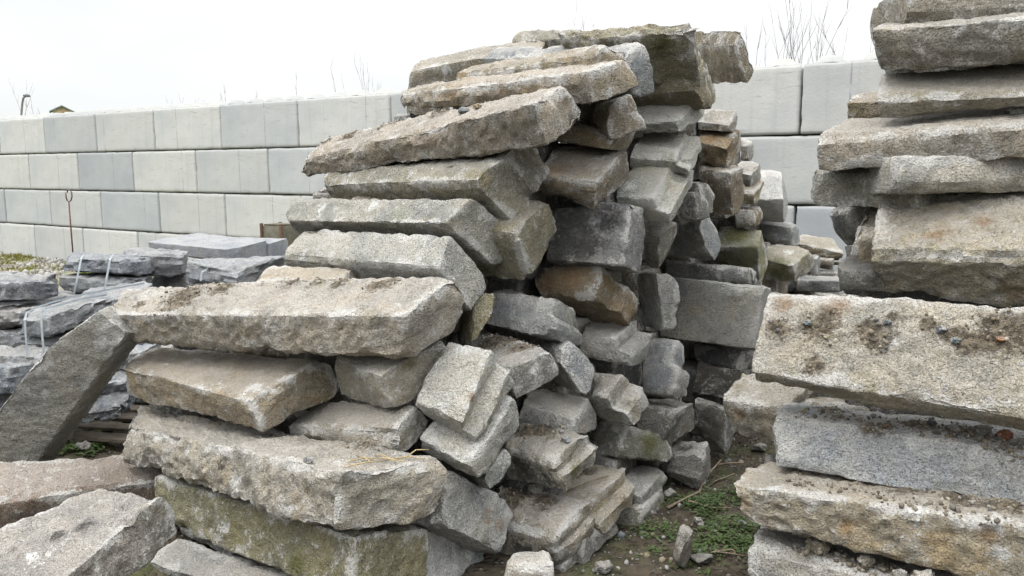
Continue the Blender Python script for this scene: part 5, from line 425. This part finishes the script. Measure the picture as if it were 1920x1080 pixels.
# ------------------------------------------------ the concrete block wall
WD=Vector((.84534,-.53422,0)); WN=Vector((.53422,.84534,0)); W0=WN*8.83
m=NT('cast_concrete',.9,.2); oi=m.n('ShaderNodeObjectInfo')
big=m.noise(1.1,5,.6); mid=m.noise(6,5,.65); stk=m.noise(4,4,.6,vec=m.scaled((.9,1,7)))
vst=m.noise(3.2,3,.5,vec=m.scaled((4,1,.25)))
col=m.mix(m.rng(big,.3,.7),m.mix(1,oi.outputs['Color'],(.9,.91,.92),'MULTIPLY'),m.mix(1,oi.outputs['Color'],(1.06,1.05,1.02),'MULTIPLY'))
col=m.mix(m.rng(vst,.52,.76,0,.30),col,(.30,.30,.28))
col=m.mix(m.math('MULTIPLY',m.rng(stk,.58,.70,0,.85),m.rng(big,.44,.58)),col,(.27,.27,.265))
sx=m.n('ShaderNodeSeparateXYZ'); m.l(m.tc,sx.inputs[0])
seam=m.rng(m.math('ABSOLUTE',m.math('SUBTRACT',sx.outputs[0],m.math('MULTIPLY',m.math('SUBTRACT',oi.outputs['Random'],.5),1.3))),.004,.012,1,0)
col=m.mix(m.math('MULTIPLY',seam,m.rng(mid,.38,.55,0,.7)),col,(.2,.2,.2))
col=m.mix(m.rng(m.voro(14),.02,.10,.6,0),col,(.28,.27,.25))
col=m.mix(m.rng(m.noise(2.2,6,.7,dist=.5),.52,.72,0,.4),col,(.33,.325,.30))
gm=m.n('ShaderNodeNewGeometry'); nz=m.n('ShaderNodeSeparateXYZ'); m.l(gm.outputs['Normal'],nz.inputs[0])
col=m.mix(m.rng(nz.outputs[2],.35,.8,0,.8),col,m.mix(mid,(.20,.20,.185),(.30,.30,.28)))
CONC=m.done(col,m.bump(m.math('ADD',m.noise(45,4,.6),m.math('MULTIPLY',mid,1.5)),.004,.6))
wall=empty('block_wall',W0+WD*-8); tag(wall,'long wall of stacked pale concrete blocks with knobbed top behind the yard','wall')
inv=wall.matrix_world.inverted() if False else None
def block_mesh(L,studs,rs):
    nx,ny,nz=46,8,20
    U,F=lattice(nx,ny,nz); D=np.array([L,.74,.73]); h=D/2-.0025; q=(U-.5)*2*h
    off=rs.rand(3)*40; r=(.009+.016*np.clip(pn(q/.2+off),0,1))[:,None]
    c=np.clip(q,-h+r,h-r); dl=q-c; nn=np.abs(dl).sum(1,keepdims=True)/r
    q=c+dl/np.maximum(nn,1e-6)
    nrm=vnormals(q,F); q=q+nrm*(.004*fbm(q/.3+off,2)-.03*np.maximum(pn(q/.12+off*2)-.25,0)*np.exp(-np.sort(h-np.abs(q),1)[:,1]/.02))[:,None]
    V=q;FF=[F]
    if studs:
        for row in (-.18,.18):
            for k in range(4):
                cx=-L/2+L*(k+.5)/4; b=len(V); sv=[];n=10
                for (rr,z) in ((.155,.362),(.15,.385),(.095,.437),(.03,.443)):
                    sv+=[(cx+rr*math.cos(6.2832*j/n),row+rr*math.sin(6.2832*j/n),z) for j in range(n)]
                V=np.concatenate([V,np.array(sv)])
                fs=[[b+i*n+j,b+i*n+(j+1)%n,b+(i+1)*n+(j+1)%n,b+(i+1)*n+j] for i in range(3) for j in range(n)]
                top=[b+3*n+j for j in range(n)]; fs+=[[top[0],top[j],top[j+1],top[min(j+2,n-1)]] for j in range(1,n-2,2)]
                FF.append(np.array(fs))
    return mesh('concrete_block',V,np.concatenate(FF))
rs=np.random.RandomState(5); ang=math.atan2(WD.y,WD.x)
CT=[(.455,.46,.45),(.485,.485,.47),(.385,.40,.41),(.46,.46,.445),(.37,.385,.397),(.49,.49,.475),(.42,.43,.43),(.475,.475,.455),(.40,.41,.415)]
for row in range(4):
    ph=-9.49 if row%2==0 else -10.2
    js=[ph-1.825*k for k in range(9,0,-1)]+[ph+1.87*k for k in range(0,8)]
    for a,b in zip(js[:-1],js[1:]):
        me=block_mesh(b-a-.016,row==0,rs); o=link('concrete_block',me,CONC,wall)
        t=(a+b)/2; p=WD*(t+8)+WN*(.37+rs.uniform(-.008,.008)); z=2.865-.735*row-.367
        o.location=(p.x,p.y,z); o.rotation_euler=(rs.uniform(-.003,.003),0,ang+rs.uniform(-.004,.004))
        c=CT[rs.randint(len(CT))]; f=rs.uniform(.93,1.05); o.color=(c[0]*f*.83,c[1]*f*.84,c[2]*f*.85,1)
# ------------------------------------------------ ground sheet
def axis(lo,hi,far):
    d=np.arange(lo,hi,.06); k=np.geomspace(.08,1,40)
    return np.concatenate([lo-(np.geomspace(.1,far,42))[::-1],d,hi+np.geomspace(.1,far,42)])
ax=axis(-4,3.5,400); ay=axis(1.5,9,400); X,Y=np.meshgrid(ax,ay,indexing='ij'); p3=np.stack([X.ravel(),Y.ravel(),0*X.ravel()],1)
Z=-.10+.05*fbm(p3/.8,2)+.03*fbm(p3/.17+9,2); Z+=.05*sst(6,12,p3[:,1])
p3[:,2]=Z; nxg,nyg=X.shape; ids=np.arange(nxg*nyg).reshape(nxg,nyg)
Fg=np.stack([ids[:-1,:-1],ids[1:,:-1],ids[1:,1:],ids[:-1,1:]],-1).reshape(-1,4)
m=NT('yard_soil',.95,.15)
g1=m.noise(.9,5,.6); g2=m.noise(9,5,.7); vc=m.voro(28,'Color'); vd=m.voro(28)
soil=m.mix(m.rng(g2,.3,.7),(.028,.023,.017),(.075,.062,.045))
peb=m.mix(m.rng(vc,.2,.9,0,1),(.06,.056,.05),(.21,.20,.18))
col=m.mix(m.math('MULTIPLY',m.rng(vd,.42,.25),m.rng(m.noise(14,3,.6),.48,.6)),soil,peb)
sx=m.n('ShaderNodeSeparateXYZ'); m.l(m.tc,sx.inputs[0])
col=m.mix(m.rng(m.noise(2.4,5,.65),.5,.64,0,.5),col,m.mix(g2,(.030,.038,.012),(.07,.085,.026)))
far=m.rng(sx.outputs[1],7,10.,0,1)
col=m.mix(far,col,m.mix(m.rng(m.noise(2.3,5,.7),.42,.62),(.20,.185,.15),(.10,.13,.025)))
SOIL=m.done(col,m.bump(m.math('ADD',g2,m.rng(vd,.5,.0)),.03,.8))
tag(link('ground',mesh('ground',p3,Fg),SOIL),kind='structure')
def gz(x,y):
    q=np.array([[x,y,0.]]); return float((-.10+.05*fbm(q/.8,2)+.03*fbm(q/.17+9,2))[0]+.05*float(sst(6,12,np.array([y]))[0]))
def ground_at(px,py):
    d=at(px,py,1.0)-Vector((0,0,1.73)); z=-.08
    for _ in range(3):
        y=min((z-1.73)/d.z,40) if d.z<-.03 else 40; p=Vector((0,0,1.73))+d*y; z=gz(p.x,p.y)
    return Vector((p.x,p.y,z))
# ------------------------------------------------ small stones
def lump(name,p,r,tint,label=None,cat='pebble',group=None,seed=0,sq=(1,1,.7),mat=GRANITE,cut=4,amp=.35):
    rs=np.random.RandomState(seed+77); n=9; U,F=lattice(n,n,n); q=(U-.5)*2; q=q/np.linalg.norm(q,axis=1,keepdims=True)
    for k in range(cut):
        v=rs.randn(3); v/=np.linalg.norm(v); d=np.maximum(q@v-rs.uniform(.5,.8),0); q=q-d[:,None]*v
    q=q*(1+amp*pn(q*1.6+rs.rand(3)*30)[:,None]+.12*pn(q*4+rs.rand(3)*30)[:,None])
    V=q*r*np.array(sq); a=rs.rand()*6.28; c,s=math.cos(a),math.sin(a); V=V@np.array([[c,s,0],[-s,c,0],[0,0,1]])
    V[:,2]-=V[:,2].min()
    o=link(name,mesh(name,V,F),mat); o.location=p; o.color=(*[.95*x for x in tint],.6)
    for nm in ('stain_shade','wear'):
        at_=o.data.color_attributes.new(nm,'FLOAT_COLOR','POINT'); at_.data.foreach_set('color',np.tile(np.array([0,0,0,0],np.float32),len(V)))
    if label: tag(o,label,cat,group)
    return o
def stone_at(sid,px,py):
    V,nr,_=STONES[SLB[sid]]; u=(px-960)/1495; v=(540-py)/1495; c,s=math.cos(PITCH),math.sin(PITCH)
    d=np.array([u,c+v*s,-s+v*c]); d/=np.linalg.norm(d); w=V-np.array([0,0,1.73]); t=w@d; e=np.linalg.norm(w-t[:,None]*d,axis=1)
    ok=e<max(.02,e.min()*1.3); i=np.where(ok)[0][np.argmin(t[ok])]; return Vector(V[i]),Vector(nr[i])
LUMPS=[('R4',1902,206,.034,(.42,.44,.44),'bluish white pebble on the long square-ended block','pebble'),
('R13',1526,1026,.043,(.37,.335,.275),'largest round clod on the pale foot block of the near stack','clod'),
('R13',1621,1052,.032,(.33,.30,.24),'brownish clod on the pale foot block beside the largest round clod','clod'),
('R13',1686,1074,.026,(.36,.35,.32),'small grey clod on the pale foot block next to the white angular one','clod'),
('R13',1735,1088,.05,(.46,.46,.44),'white angular stone chip on the pale foot block by the lower photo edge','stone chip'),
('R11',1880,812,.03,(.30,.11,.05),'orange-red brick fragment on the blue-grey granite block','brick fragment'),
('R11',1848,803,.032,(.36,.33,.27),'flat buff pebble beside the orange-red brick fragment','pebble'),
('R11',1785,800,.022,(.33,.33,.31),'grey pebble midway along the blue-grey granite block','pebble'),
('R11',1756,788,.02,(.16,.17,.18),'dark pebble behind the grey one on blue-grey granite','pebble'),
('R11',1635,772,.012,(.40,.41,.40),'white chip on the dirt atop blue-grey granite','stone chip'),
('R11',1660,793,.011,(.36,.12,.05),'tiny orange chip on the dirt atop blue-grey granite','stone chip'),
('R11',1507,763,.012,(.42,.35,.2),'tiny yellowish pebble at the blue-grey granite block corner','pebble'),
('R9',1766,613,.019,(.13,.14,.16),'dark slate pebble high on the earth-pocketed block','pebble'),
('R9',1786,637,.02,(.19,.22,.24),'blue-grey pebble low in the dirt of the earth-pocketed block','pebble'),
('R9',1866,637,.016,(.32,.15,.07),'orange pebble on the earth-pocketed block','pebble'),
('R9',1516,602,.016,(.2,.24,.25),'bluish pebble in the big earth pocket of the broad block','pebble'),
('R9',1552,625,.014,(.38,.33,.25),'cream pebble in the big earth pocket of the broad block','pebble'),
('R9',1670,600,.015,(.16,.17,.18),'grey pebble at the crack of the earth-pocketed block','pebble'),
('P45',1066,824,.026,(.36,.38,.40),'flat pale blue pebble on the chamfered kerb block','pebble'),
('P9',868,205,.028,(.2,.22,.24),'dark blue pebble among grit on the tilted block','pebble'),
('P9',892,198,.022,(.36,.29,.18),'tan pebble among grit on the tilted block','pebble'),
('P40',995,908,.04,(.33,.32,.29),'flat stone chip lying in the dirt on the wide kerb slab','stone chip'),
('P3',580,858,.02,(.19,.2,.21),'small grey pebble on the craggy white-veined block','pebble')]
for k,(sid,px,py,r,t,lb,ct) in enumerate(LUMPS):
    p,nr=stone_at(sid,px,py); o=lump(ct.replace(' ','_'),p-Vector((0,0,.25*r)),r,t,lb,ct,'small stones on the blocks',k)
for k,(px,py,r,t,lb,ct,sq) in enumerate([(1280,1062,.075,(.38,.36,.32),'pointed concrete lump standing on the passage soil','concrete lump',(.8,.7,1.5)),
    (1312,1052,.06,(.3,.29,.26),'flat grey stone beside the pointed concrete lump','stone',(1.2,1,.4)),(1310,985,.035,(.34,.33,.3),'rounded pebble on the passage soil above the pointed lump','pebble',(1,.9,.75)),
    (1254,934,.04,(.3,.3,.29),'rounded cobble wedged by the small grey slab end','cobble',(1,1,.9)),(1128,1070,.045,(.25,.245,.235),'dull stone on the soil beside the wide kerb slab foot','stone',(1.1,1,.7)),
    (1420,845,.05,(.22,.22,.21),'grey stone in the shaded soil under the tan rounded block','stone',(1.1,1,.7)),(155,842,.05,(.28,.27,.25),'pale rubble stone on the ground under the timber pallet','stone',(1.3,1,.6))]):
    p=ground_at(px,py); lump(ct.replace(' ','_'),p-Vector((0,0,.01)),r,t,lb,ct,None,k+40,sq,cut=7)
# loose crumbs lying in the dirt patches
def scatter(name,pts,rads,cols,label,cat,mats):
    ico=np.array([(0,0,1),(.89,0,.45),(.28,.85,.45),(-.72,.53,.45),(-.72,-.53,.45),(.28,-.85,.45),(.72,.53,-.45),(-.28,.85,-.45),(-.89,0,-.45),(-.28,-.85,-.45),(.72,-.53,-.45),(0,0,-1)])
    IF=np.array([(0,1,2),(0,2,3),(0,3,4),(0,4,5),(0,5,1),(1,6,2),(2,7,3),(3,8,4),(4,9,5),(5,10,1),(6,7,2),(7,8,3),(8,9,4),(9,10,5),(10,6,1),(11,7,6),(11,8,7),(11,9,8),(11,10,9),(11,6,10)])
    rs=np.random.RandomState(3); V=[];F=[];C=[]
    for i,(p,r) in enumerate(zip(pts,rads)):
        q=ico*(1+rs.uniform(-.35,.35,(12,1)))*r*rs.uniform(.6,1.2,3); V.append(q+p); F.append(IF+12*i); C.append(np.tile((*cols[i],1),(12,1)))
    me=mesh(name,np.concatenate(V),np.concatenate(F),False); a=me.color_attributes.new('tone','FLOAT_COLOR','POINT'); a.data.foreach_set('color',np.concatenate(C).astype(np.float32).ravel())
    return tag(link(name,me,mats),label,cat,None,'stuff')
m=NT('crumb_stone',.95,.15); CRUMB=m.done(m.mix(m.noise(120,3,.6),m.attr('tone'),m.mix(1,m.attr('tone'),(.6,.6,.6),'MULTIPLY')))
rs=np.random.RandomState(8); P_,R__,C_=[],[],[]
pal=[(.13,.105,.075),(.18,.15,.11),(.23,.2,.15),(.34,.31,.25),(.11,.105,.1),(.30,.29,.27),(.2,.165,.12)]
for lb,(V,nr,st) in STONES.items():
    if st[:,0].max()<=0: continue
    w=(st[:,0]>.35)&(nr[:,2]>.0); idx=np.where(w)[0]
    if len(idx)==0: continue
    for i in rs.choice(idx,min(len(idx),int(10+len(idx)*.22))):
        P_.append(V[i]+nr[i]*.002+rs.uniform(-.006,.006,3)); R__.append(.0025+.009*rs.rand()**3); C_.append(pal[rs.randint(len(pal))])
# clods and rubble in the ledges of the near stack
for (sid,x0,y0,x1,y1,n,rm) in (('R12',1475,892,1900,975,90,.008),('R11',1520,768,1915,826,170,.009),('R13',1480,1018,1740,1082,130,.010)):
    for k in range(n):
        t=rs.rand(); p,nr=stone_at(sid,x0+(x1-x0)*t+rs.uniform(-8,8),y0+(y1-y0)*t+rs.uniform(-9,9))
        P_.append(np.array(p)+rs.uniform(-.012,.022,3)*[1,1,.3]); R__.append(.004+rm*rs.rand()**2); v=rs.uniform(.7,1.25); b=[(.15,.125,.095),(.17,.15,.115),(.12,.10,.075),(.2,.185,.16)][rs.randint(4)]; C_.append(tuple(x*v for x in b))
scatter('dirt',P_,R__,C_,'loose brown crumbs and grit lying in the dirt pockets of the blocks','dirt',CRUMB)
P_,R__,C_=[],[],[]
for k in range(900):
    x=rs.uniform(.1,2.2); y=rs.uniform(2.9,6.5); P_.append(np.array((x,y,gz(x,y)+.003))); R__.append(.005+.016*rs.rand()**3); C_.append([(.2,.19,.17),(.13,.12,.1),(.3,.29,.28),(.24,.2,.14),(.17,.18,.19)][rs.randint(5)])
for k in range(600):
    x=rs.uniform(-3.6,-1.6); y=rs.uniform(3.6,6); P_.append(np.array((x,y,gz(x,y)+.003))); R__.append(.008+.022*rs.rand()**3); C_.append([(.2,.19,.17),(.13,.12,.1),(.3,.29,.28),(.24,.2,.14)][rs.randint(4)])
for k in range(900):
    p=ground_at(rs.uniform(-20,120),rs.uniform(478,520)); P_.append(np.array(p)); R__.append(.02+.05*rs.rand()**3); C_.append([(.3,.28,.24),(.22,.2,.17),(.36,.35,.33)][rs.randint(3)])
scatter('gravel',P_,R__,C_,'gravel and grit scattered on the yard soil','gravel',CRUMB)
# ------------------------------------------------ weeds and grass
m=NT('weed_leaf',.6,.3); LEAF=m.done(m.mix(m.noise(6,2,.5),(.026,.050,.012),(.066,.098,.026)))
m=NT('grass_blade',.7,.2); BLADE=m.done(m.mix(m.noise(1.3,2,.5),(.13,.14,.03),(.25,.22,.07)))
V=[];F=[]
def leaf(p,d,up,ln,wd):
    s=d.cross(up).normalized()*wd; b=len(V); mid=p+d*ln*.5+up*ln*.12
    V.extend([tuple(p),tuple(mid+s),tuple(p+d*ln),tuple(mid-s)]); F.append((b,b+1,b+2,b+3))
for k in range(600):
    t=rs.rand()
    if k<300: px,py=rs.uniform(1290,1420),rs.uniform(925,1040)
    elif k<480: px,py=rs.uniform(1190,1340),rs.uniform(930,1010)
    else: px,py=rs.uniform(1080,1420),rs.uniform(900,1085)
    p=ground_at(px,py)
    if fbm(np.array([[p.x/.25,p.y/.25,3.]]),2)[0]<-.12: continue
    for j in range(rs.randint(4,11)):
        a=rs.uniform(0,6.28); el=rs.uniform(.15,1.1); d=Vector((math.cos(a)*math.cos(el),math.sin(a)*math.cos(el),math.sin(el)))
        q=p+d*rs.uniform(0,.025)+Vector((rs.uniform(-.03,.03),rs.uniform(-.03,.03),0)); leaf(q,Vector((math.cos(a),math.sin(a),rs.uniform(-.1,.5))).normalized(),Vector((0,0,1)),rs.uniform(.008,.034)*(1.7 if rs.rand()<.12 else 1),rs.uniform(.003,.010))
for k in range(60):
    p=ground_at(rs.uniform(95,190),rs.uniform(815,855))
    for j in range(8):
        a=rs.uniform(0,6.28); leaf(p+Vector((rs.uniform(-.04,.04),rs.uniform(-.04,.04),rs.uniform(0,.03))),Vector((math.cos(a),math.sin(a),.3)).normalized(),Vector((0,0,1)),rs.uniform(.02,.04),.01)
tag(link('weeds',mesh('weeds',V,F,False),LEAF),'low green weeds sprouting on the soil of the passage','weeds',None,'stuff')
V=[];F=[]
for k in range(2600):
    px=rs.uniform(-60,112); py=rs.uniform(476,512) if k%3 else rs.uniform(476,488)
    p=ground_at(px,py)
    if fbm(np.array([[p.x/.9,p.y/.9,1.]]),2)[0]<.0: continue
    a=rs.uniform(0,6.28); d=Vector((math.cos(a)*.35,math.sin(a)*.35,1)).normalized(); leaf(p,d,Vector((math.sin(a),-math.cos(a),0)),rs.uniform(.03,.11),.012)
tag(link('grass',mesh('grass',V,F,False),BLADE),'rough green grass patch at the foot of the block wall','grass',None,'stuff')
# ------------------------------------------------ twigs, straw
TWIG=simple('dry_twig',(.13,.10,.07),(.26,.21,.15),30); STRAW=simple('dry_straw',(.30,.22,.11),(.45,.36,.2),40)
def twig(name,pix,r,label,lift=.015,mat=TWIG,cat='twig'):
    mb=MB()
    for br in pix:
        pts=[]
        for (x,y,dz) in br: p=ground_at(x,y); pts.append(at(x,y,p.y-.0)+Vector((0,0,lift)) if dz==0 else at(x,y,p.y-dz))
        mb.tube(pts,[r*(1-.6*i/(len(pts)-1)) for i in range(len(pts))],5)
    return tag(mb.obj(name,mat,None,True),label,cat)
twig('fallen_branch',[[(1252,957,0),(1285,940,0),(1310,926,0),(1345,905,.0),(1378,888,.05)],[(1313,924,0),(1318,900,.08),(1336,880,.16),(1352,862,.2)],[(1345,872,.18),(1370,868,.22),(1395,868,.22)],[(1290,944,0),(1315,952,0),(1340,957,0),(1372,957,0)]],.009,'bare forked branch lying on the soil between the stacks')
twig('twig',[[(1305,1050,0),(1340,1040,0),(1370,1043,0),(1408,1050,0)],[(1340,1040,0),(1372,1036,0),(1400,1050,0)]],.006,'thin bare twig on the soil beside the pointed concrete lump')
def surf_sticks(name,sid,lst,r,label,mat,cat):
    mb=MB()
    for (x0,y0,x1,y1,h) in lst:
        a,_=stone_at(sid,x0,y0); b,_=stone_at(sid,x1,y1); mb.tube([a+Vector((0,0,.006)),(a+b)/2+Vector((0,0,.012+h)),b+Vector((0,0,.008+h))],r,4)
    return tag(mb.obj(name,mat,None,True),label,cat)
surf_sticks('dry_twigs','P3',[(652,860,700,855,0),(690,858,760,868,.01),(700,848,740,866,.01),(648,872,720,862,0),(725,856,800,862,.015),(670,850,690,862,.005),(760,862,812,858,.03)],.0028,'tuft of dry twigs on the craggy white-veined block',STRAW,'twigs')
surf_sticks('twig','P41',[(1062,918,1140,893,.01)],.004,'single brown twig across the orange-stained slab',TWIG,'twig')
surf_sticks('straw_tuft','P61',[(1350,262,1372,280,-.02),(1355,260,1362,284,-.01),(1348,264,1376,270,.0),(1358,262,1380,276,-.01),(1352,268,1366,292,-.02)],.0025,'straw tuft on the crumbling corner of the earthy tan block',STRAW,'straw')
# ------------------------------------------------ pallet stacks: straps, pallet, hidden lower layers, crate
STRAPM=simple('steel_strap',(.19,.22,.24),(.26,.29,.31),12,.45,.001,.5)
def strap(pts,label,w=.014):
    pts=[at(*p) for p in pts]; v=[];f=[]
    for i,p in enumerate(pts):
        t=(pts[min(i+1,len(pts)-1)]-pts[max(i-1,0)]).normalized(); view=(p-Vector((0,0,1.73))).normalized()
        s=t.cross(view).normalized()*w/2; n=-view*.0015; p=p-view*.006
        v+=[tuple(p+s+n),tuple(p-s+n),tuple(p-s-n),tuple(p+s-n)]
        if i:
            b=4*(i-1)
            for k in range(4): f.append((b+k,b+(k+1)%4,b+4+(k+1)%4,b+4+k))
    f+=[(3,2,1,0),(4*len(pts)-4,4*len(pts)-3,4*len(pts)-2,4*len(pts)-1)]
    return tag(link('strap',mesh('strap',v,f,False),STRAPM),label,'strap','straps round the slab stacks')
strap([(163,475,6.9),(156,479,6.7),(152,485,6.48),(148,505,6.42),(143,530,6.38),(138,552,6.36)],'pale strap at the outer end of the far strapped stack')
strap([(216,476,6.85),(210,480,6.65),(206,487,6.42),(203,505,6.38),(199,525,6.34),(196,542,6.32)],'pale strap nearer the middle of the far strapped stack')
strap([(270,531,6.0),(215,541,5.75),(156,552,5.55),(100,566,5.35),(66,577,5.22),(50,586,5.17),(46,600,5.12),(48,630,5.1),(51,665,5.08),(54,698,5.06)],'pale strap over the receding slab, at its outer edge',.012)
strap([(200,553,5.72),(150,561,5.45),(105,574,5.25),(84,582,5.13),(77,592,5.1),(78,612,5.08),(80,640,5.06),(83,669,5.05)],'pale strap over the receding slab, closer to the leaning slab',.012)
strap([(450,491,6.4),(415,497,6.2),(390,503,6.05),(378,510,5.98),(376,527,5.95)],'thin strap on the strapped pale slab beside the sawn slabs',.012)
WOOD=simple('old_timber',(.05,.042,.03),(.12,.10,.075),9)
pal_=empty('pallet',at(205,800,5.2)+Vector((-.12,.42,-.20)),math.radians(-10)); tag(pal_,'weathered timber pallet under the dark blue slabs','pallet')
for k in range(5):
    mb=MB(); mb.box((0,-.42+.21*k,.135),(1.0,.12,.02)); mb.obj('deck_board',WOOD,pal_)
for k in range(3):
    mb=MB(); mb.box((-.46+.46*k,0,.075),(.09,.98,.095)); mb.obj('bearer',WOOD,pal_)
for k in range(3):
    mb=MB(); mb.box((0,-.42+.42*k,.014),(1.0,.1,.02)); mb.obj('bottom_board',WOOD,pal_)
cr_=empty('timber_crate',at(520,437,9.4)+Vector((0,.15,-.2)),math.radians(-28)); tag(cr_,'small weathered timber frame behind the sawn blue-grey slabs','crate')
mb=MB(); mb.box((0,0,.15),(.30,.3,.26)); mb.obj('panel',simple('mossy_board',(.09,.085,.06),(.17,.16,.12),8),cr_)
RUSTY=simple('rusty_edge',(.07,.045,.03),(.13,.075,.045),20)
for sx in (-.155,.155):
    for sy in (-.155,.155):
        mb=MB(); mb.box((sx,sy,.15),(.03,.03,.32)); mb.obj('corner_post',RUSTY,cr_)
mb=MB(); mb.box((0,0,.292),(.27,.27,.02)); mb.obj('lid',WOOD,cr_)
# lower, mostly covered layers of the stacks
LOW=[]
for (x,y,rz,zt,L,W) in ((-3.55,6.75,-.2,.72,.8,.7),(-2.75,7.1,-.2,.62,.7,.6),(-2.3,6.5,-.3,.62,.9,.7),(-2.75,8.9,-.45,.78,1.2,1.0),(-3.75,6.15,-.2,.55,.5,.6),(-2.75,6.2,-.2,.58,.7,.5)):
    z=zt
    while z>-.05:
        h=.15; c,s=math.cos(rz),math.sin(rz); j=rs.uniform(-.04,.04,2)
        Pq=[(x+j[0]+c*a*L/2-s*b*W/2,y+j[1]+s*a*L/2+c*b*W/2,z-h+e*h) for b in(-1,1) for e in (0,1) for a in(-1,1)]
        LOW.append(stone('limestone_slab','dark slab in the covered lower layers of a pallet stack, behind the pile','stone slab','lower slabs of the pallet stacks',Pq,(.24,.245,.26),1.6,.015,0,(),SLATE,900+len(LOW))); z-=h
# ------------------------------------------------ rebar hook
mb=MB(); D_=11.5
mb.tube([at(137,478,D_),at(133,430,D_),at(129,378,D_)],.011,5)
mb.tube([at(123,361,D_),at(124,370,D_),at(126,376,D_),at(129,379,D_),at(133,376,D_),at(135,368,D_),at(134,360,D_),at(131,356,D_),at(127,356,D_),at(126,361,D_)],.010,5)
tag(mb.obj('rebar_stake',simple('rusty_rebar',(.09,.05,.04),(.16,.09,.07),30),None,True),'thin rusty iron stake with a looped hook top before the wall','iron stake')
# ------------------------------------------------ bare shrubs beyond the wall, lamp, hut
BARK=simple('bare_twigs',(.16,.145,.135),(.27,.25,.235),4)  # bark tone lightened to paint in the haze of distance
def shrub(px,py_top,y,spread,n,label,seed,rad=.01):
    r2=random.Random(seed); mb=MB(); top=at(px,py_top,y); base=Vector((top.x,y,-.1)); Ht=top.z+.1
    def grow(p,d,ln,r,dep):
        pts=[p]; q=p.copy(); dd=d.copy(); n_=4
        for k in range(n_):
            dd=(dd+Vector((r2.uniform(-.13,.13),r2.uniform(-.13,.13),.06))).normalized(); q=q+dd*ln/n_; pts.append(q.copy())
        mb.tube(pts,[r*(1-.6*i/n_) for i in range(n_+1)],3)
        if dep>0:
            for k in range(r2.randint(5,8) if dep==2 else r2.randint(2,4)):
                i=r2.randint(2,n_); s=Vector((r2.uniform(-1,1),r2.uniform(-1,1),r2.uniform(.4,1.4))).normalized()
                grow(pts[i],(dd*.9+s*.6).normalized(),ln*r2.uniform(.16,.36),r*.6,dep-1)
    for k in range(n):
        a=r2.uniform(-1,1); d=Vector((a*spread,r2.uniform(-1,1)*spread,1)).normalized()
        grow(base+Vector((r2.uniform(-.3,.3)*spread*3,r2.uniform(-.3,.3),0)),d,Ht*r2.uniform(.6,.88),rad*y/14,2)
    o=mb.obj('bare_shrub',BARK,None,True); tag(o,label,'shrub','bare shrubs beyond the wall')
shrub(1562,50,10.5,.15,22,'thickest bare shrub over the wall beside the near stack',1,.011)
shrub(1425,66,11.5,.12,14,'bare shrub over the wall just beyond the brown-faced protruding block',2,.010)
shrub(672,140,16,.11,10,'bushy bare shrub over the wall, just beyond the grey-buff upper block',3,.007)
shrub(628,160,17,.12,3,'leaning bare stems over the wall with a wide gap of sky around',4,.007)
shrub(752,142,15,.06,7,'bare shrub rising right behind the blunt grey-buff block on the pile',5,.007)
shrub(500,172,18,.1,5,'small group of bare twigs over the wall near the fifth block joint',6,.006)
shrub(410,185,20,.12,7,'low bare twigs spread along the wall top',7,.006)
shrub(310,198,22,.12,5,'faint short twigs above the wall between hut and low twigs',8,.006)
shrub(1090,42,12,.08,5,'sparse twig tips peeping above the topmost block of the pile',9,.006)
shrub(58,196,26,.12,7,'bare shrub behind the far wall end, near the lamp post',10,.006)
hl=at(117,214,30); hut=empty('hut',(hl.x,hl.y,-.1),.5); tag(hut,'tiny wooden hut with green roof peeking over the wall','hut')
mb=MB(); w_,d_,zb=.62,.55,hl.z+.1
mb.box((0,0,zb-.25),(w_,d_,.7)); mb.add([(-w_/2,-d_/2,zb+.1),(w_/2,-d_/2,zb+.1),(0,-d_/2,zb+.27),(-w_/2,d_/2,zb+.1),(w_/2,d_/2,zb+.1),(0,d_/2,zb+.27)],[(0,1,2),(5,4,3),(0,3,4,1)])
mb.obj('wall',simple('yellow_boards',(.32,.26,.15),(.42,.35,.22),6),hut)
mb=MB()
for sg in(-1,1): mb.add([(sg*(w_/2+.1),-d_/2-.1,zb+.08),(0,-d_/2-.1,zb+.30),(0,d_/2+.1,zb+.30),(sg*(w_/2+.1),d_/2+.1,zb+.08),(sg*(w_/2+.1),-d_/2-.1,zb+.04),(0,-d_/2-.1,zb+.26),(0,d_/2+.1,zb+.26),(sg*(w_/2+.1),d_/2+.1,zb+.04)],[(0,1,2,3),(7,6,5,4),(0,4,5,1),(2,6,7,3),(0,3,7,4)])
mb.obj('roof',simple('green_roof',(.10,.15,.13),(.17,.22,.19),5),hut)
mb=MB()
for sx in(-.25,.25): mb.box((sx,0,(zb-.6)/2),(.1,.1,zb-.6))
mb.obj('post',WOOD,hut)
lp=at(40,215,40); lamp=empty('street_lamp',(lp.x,lp.y,-.1)); tag(lamp,'distant lamp post with a small dark head, beyond the far wall end','street lamp')
LM=simple('lamp_paint',(.12,.12,.12),(.2,.2,.2),5); a=at(40,215,40)-lamp.location; b=at(42,192,40)-lamp.location; c=at(48,180,40)-lamp.location
mb=MB(); mb.tube([(a.x,a.y,0),a,b,(b+c)/2+Vector((-.03,0,.05)),c],.05,6); mb.obj('pole',LM,lamp,True)
mb=MB(); mb.tube([c+Vector((-.1,0,.02)),c+Vector((.12,0,.03)),c+Vector((.22,0,-.01))],[.06,.09,.04],8); mb.obj('lamp_head',LM,lamp,True)
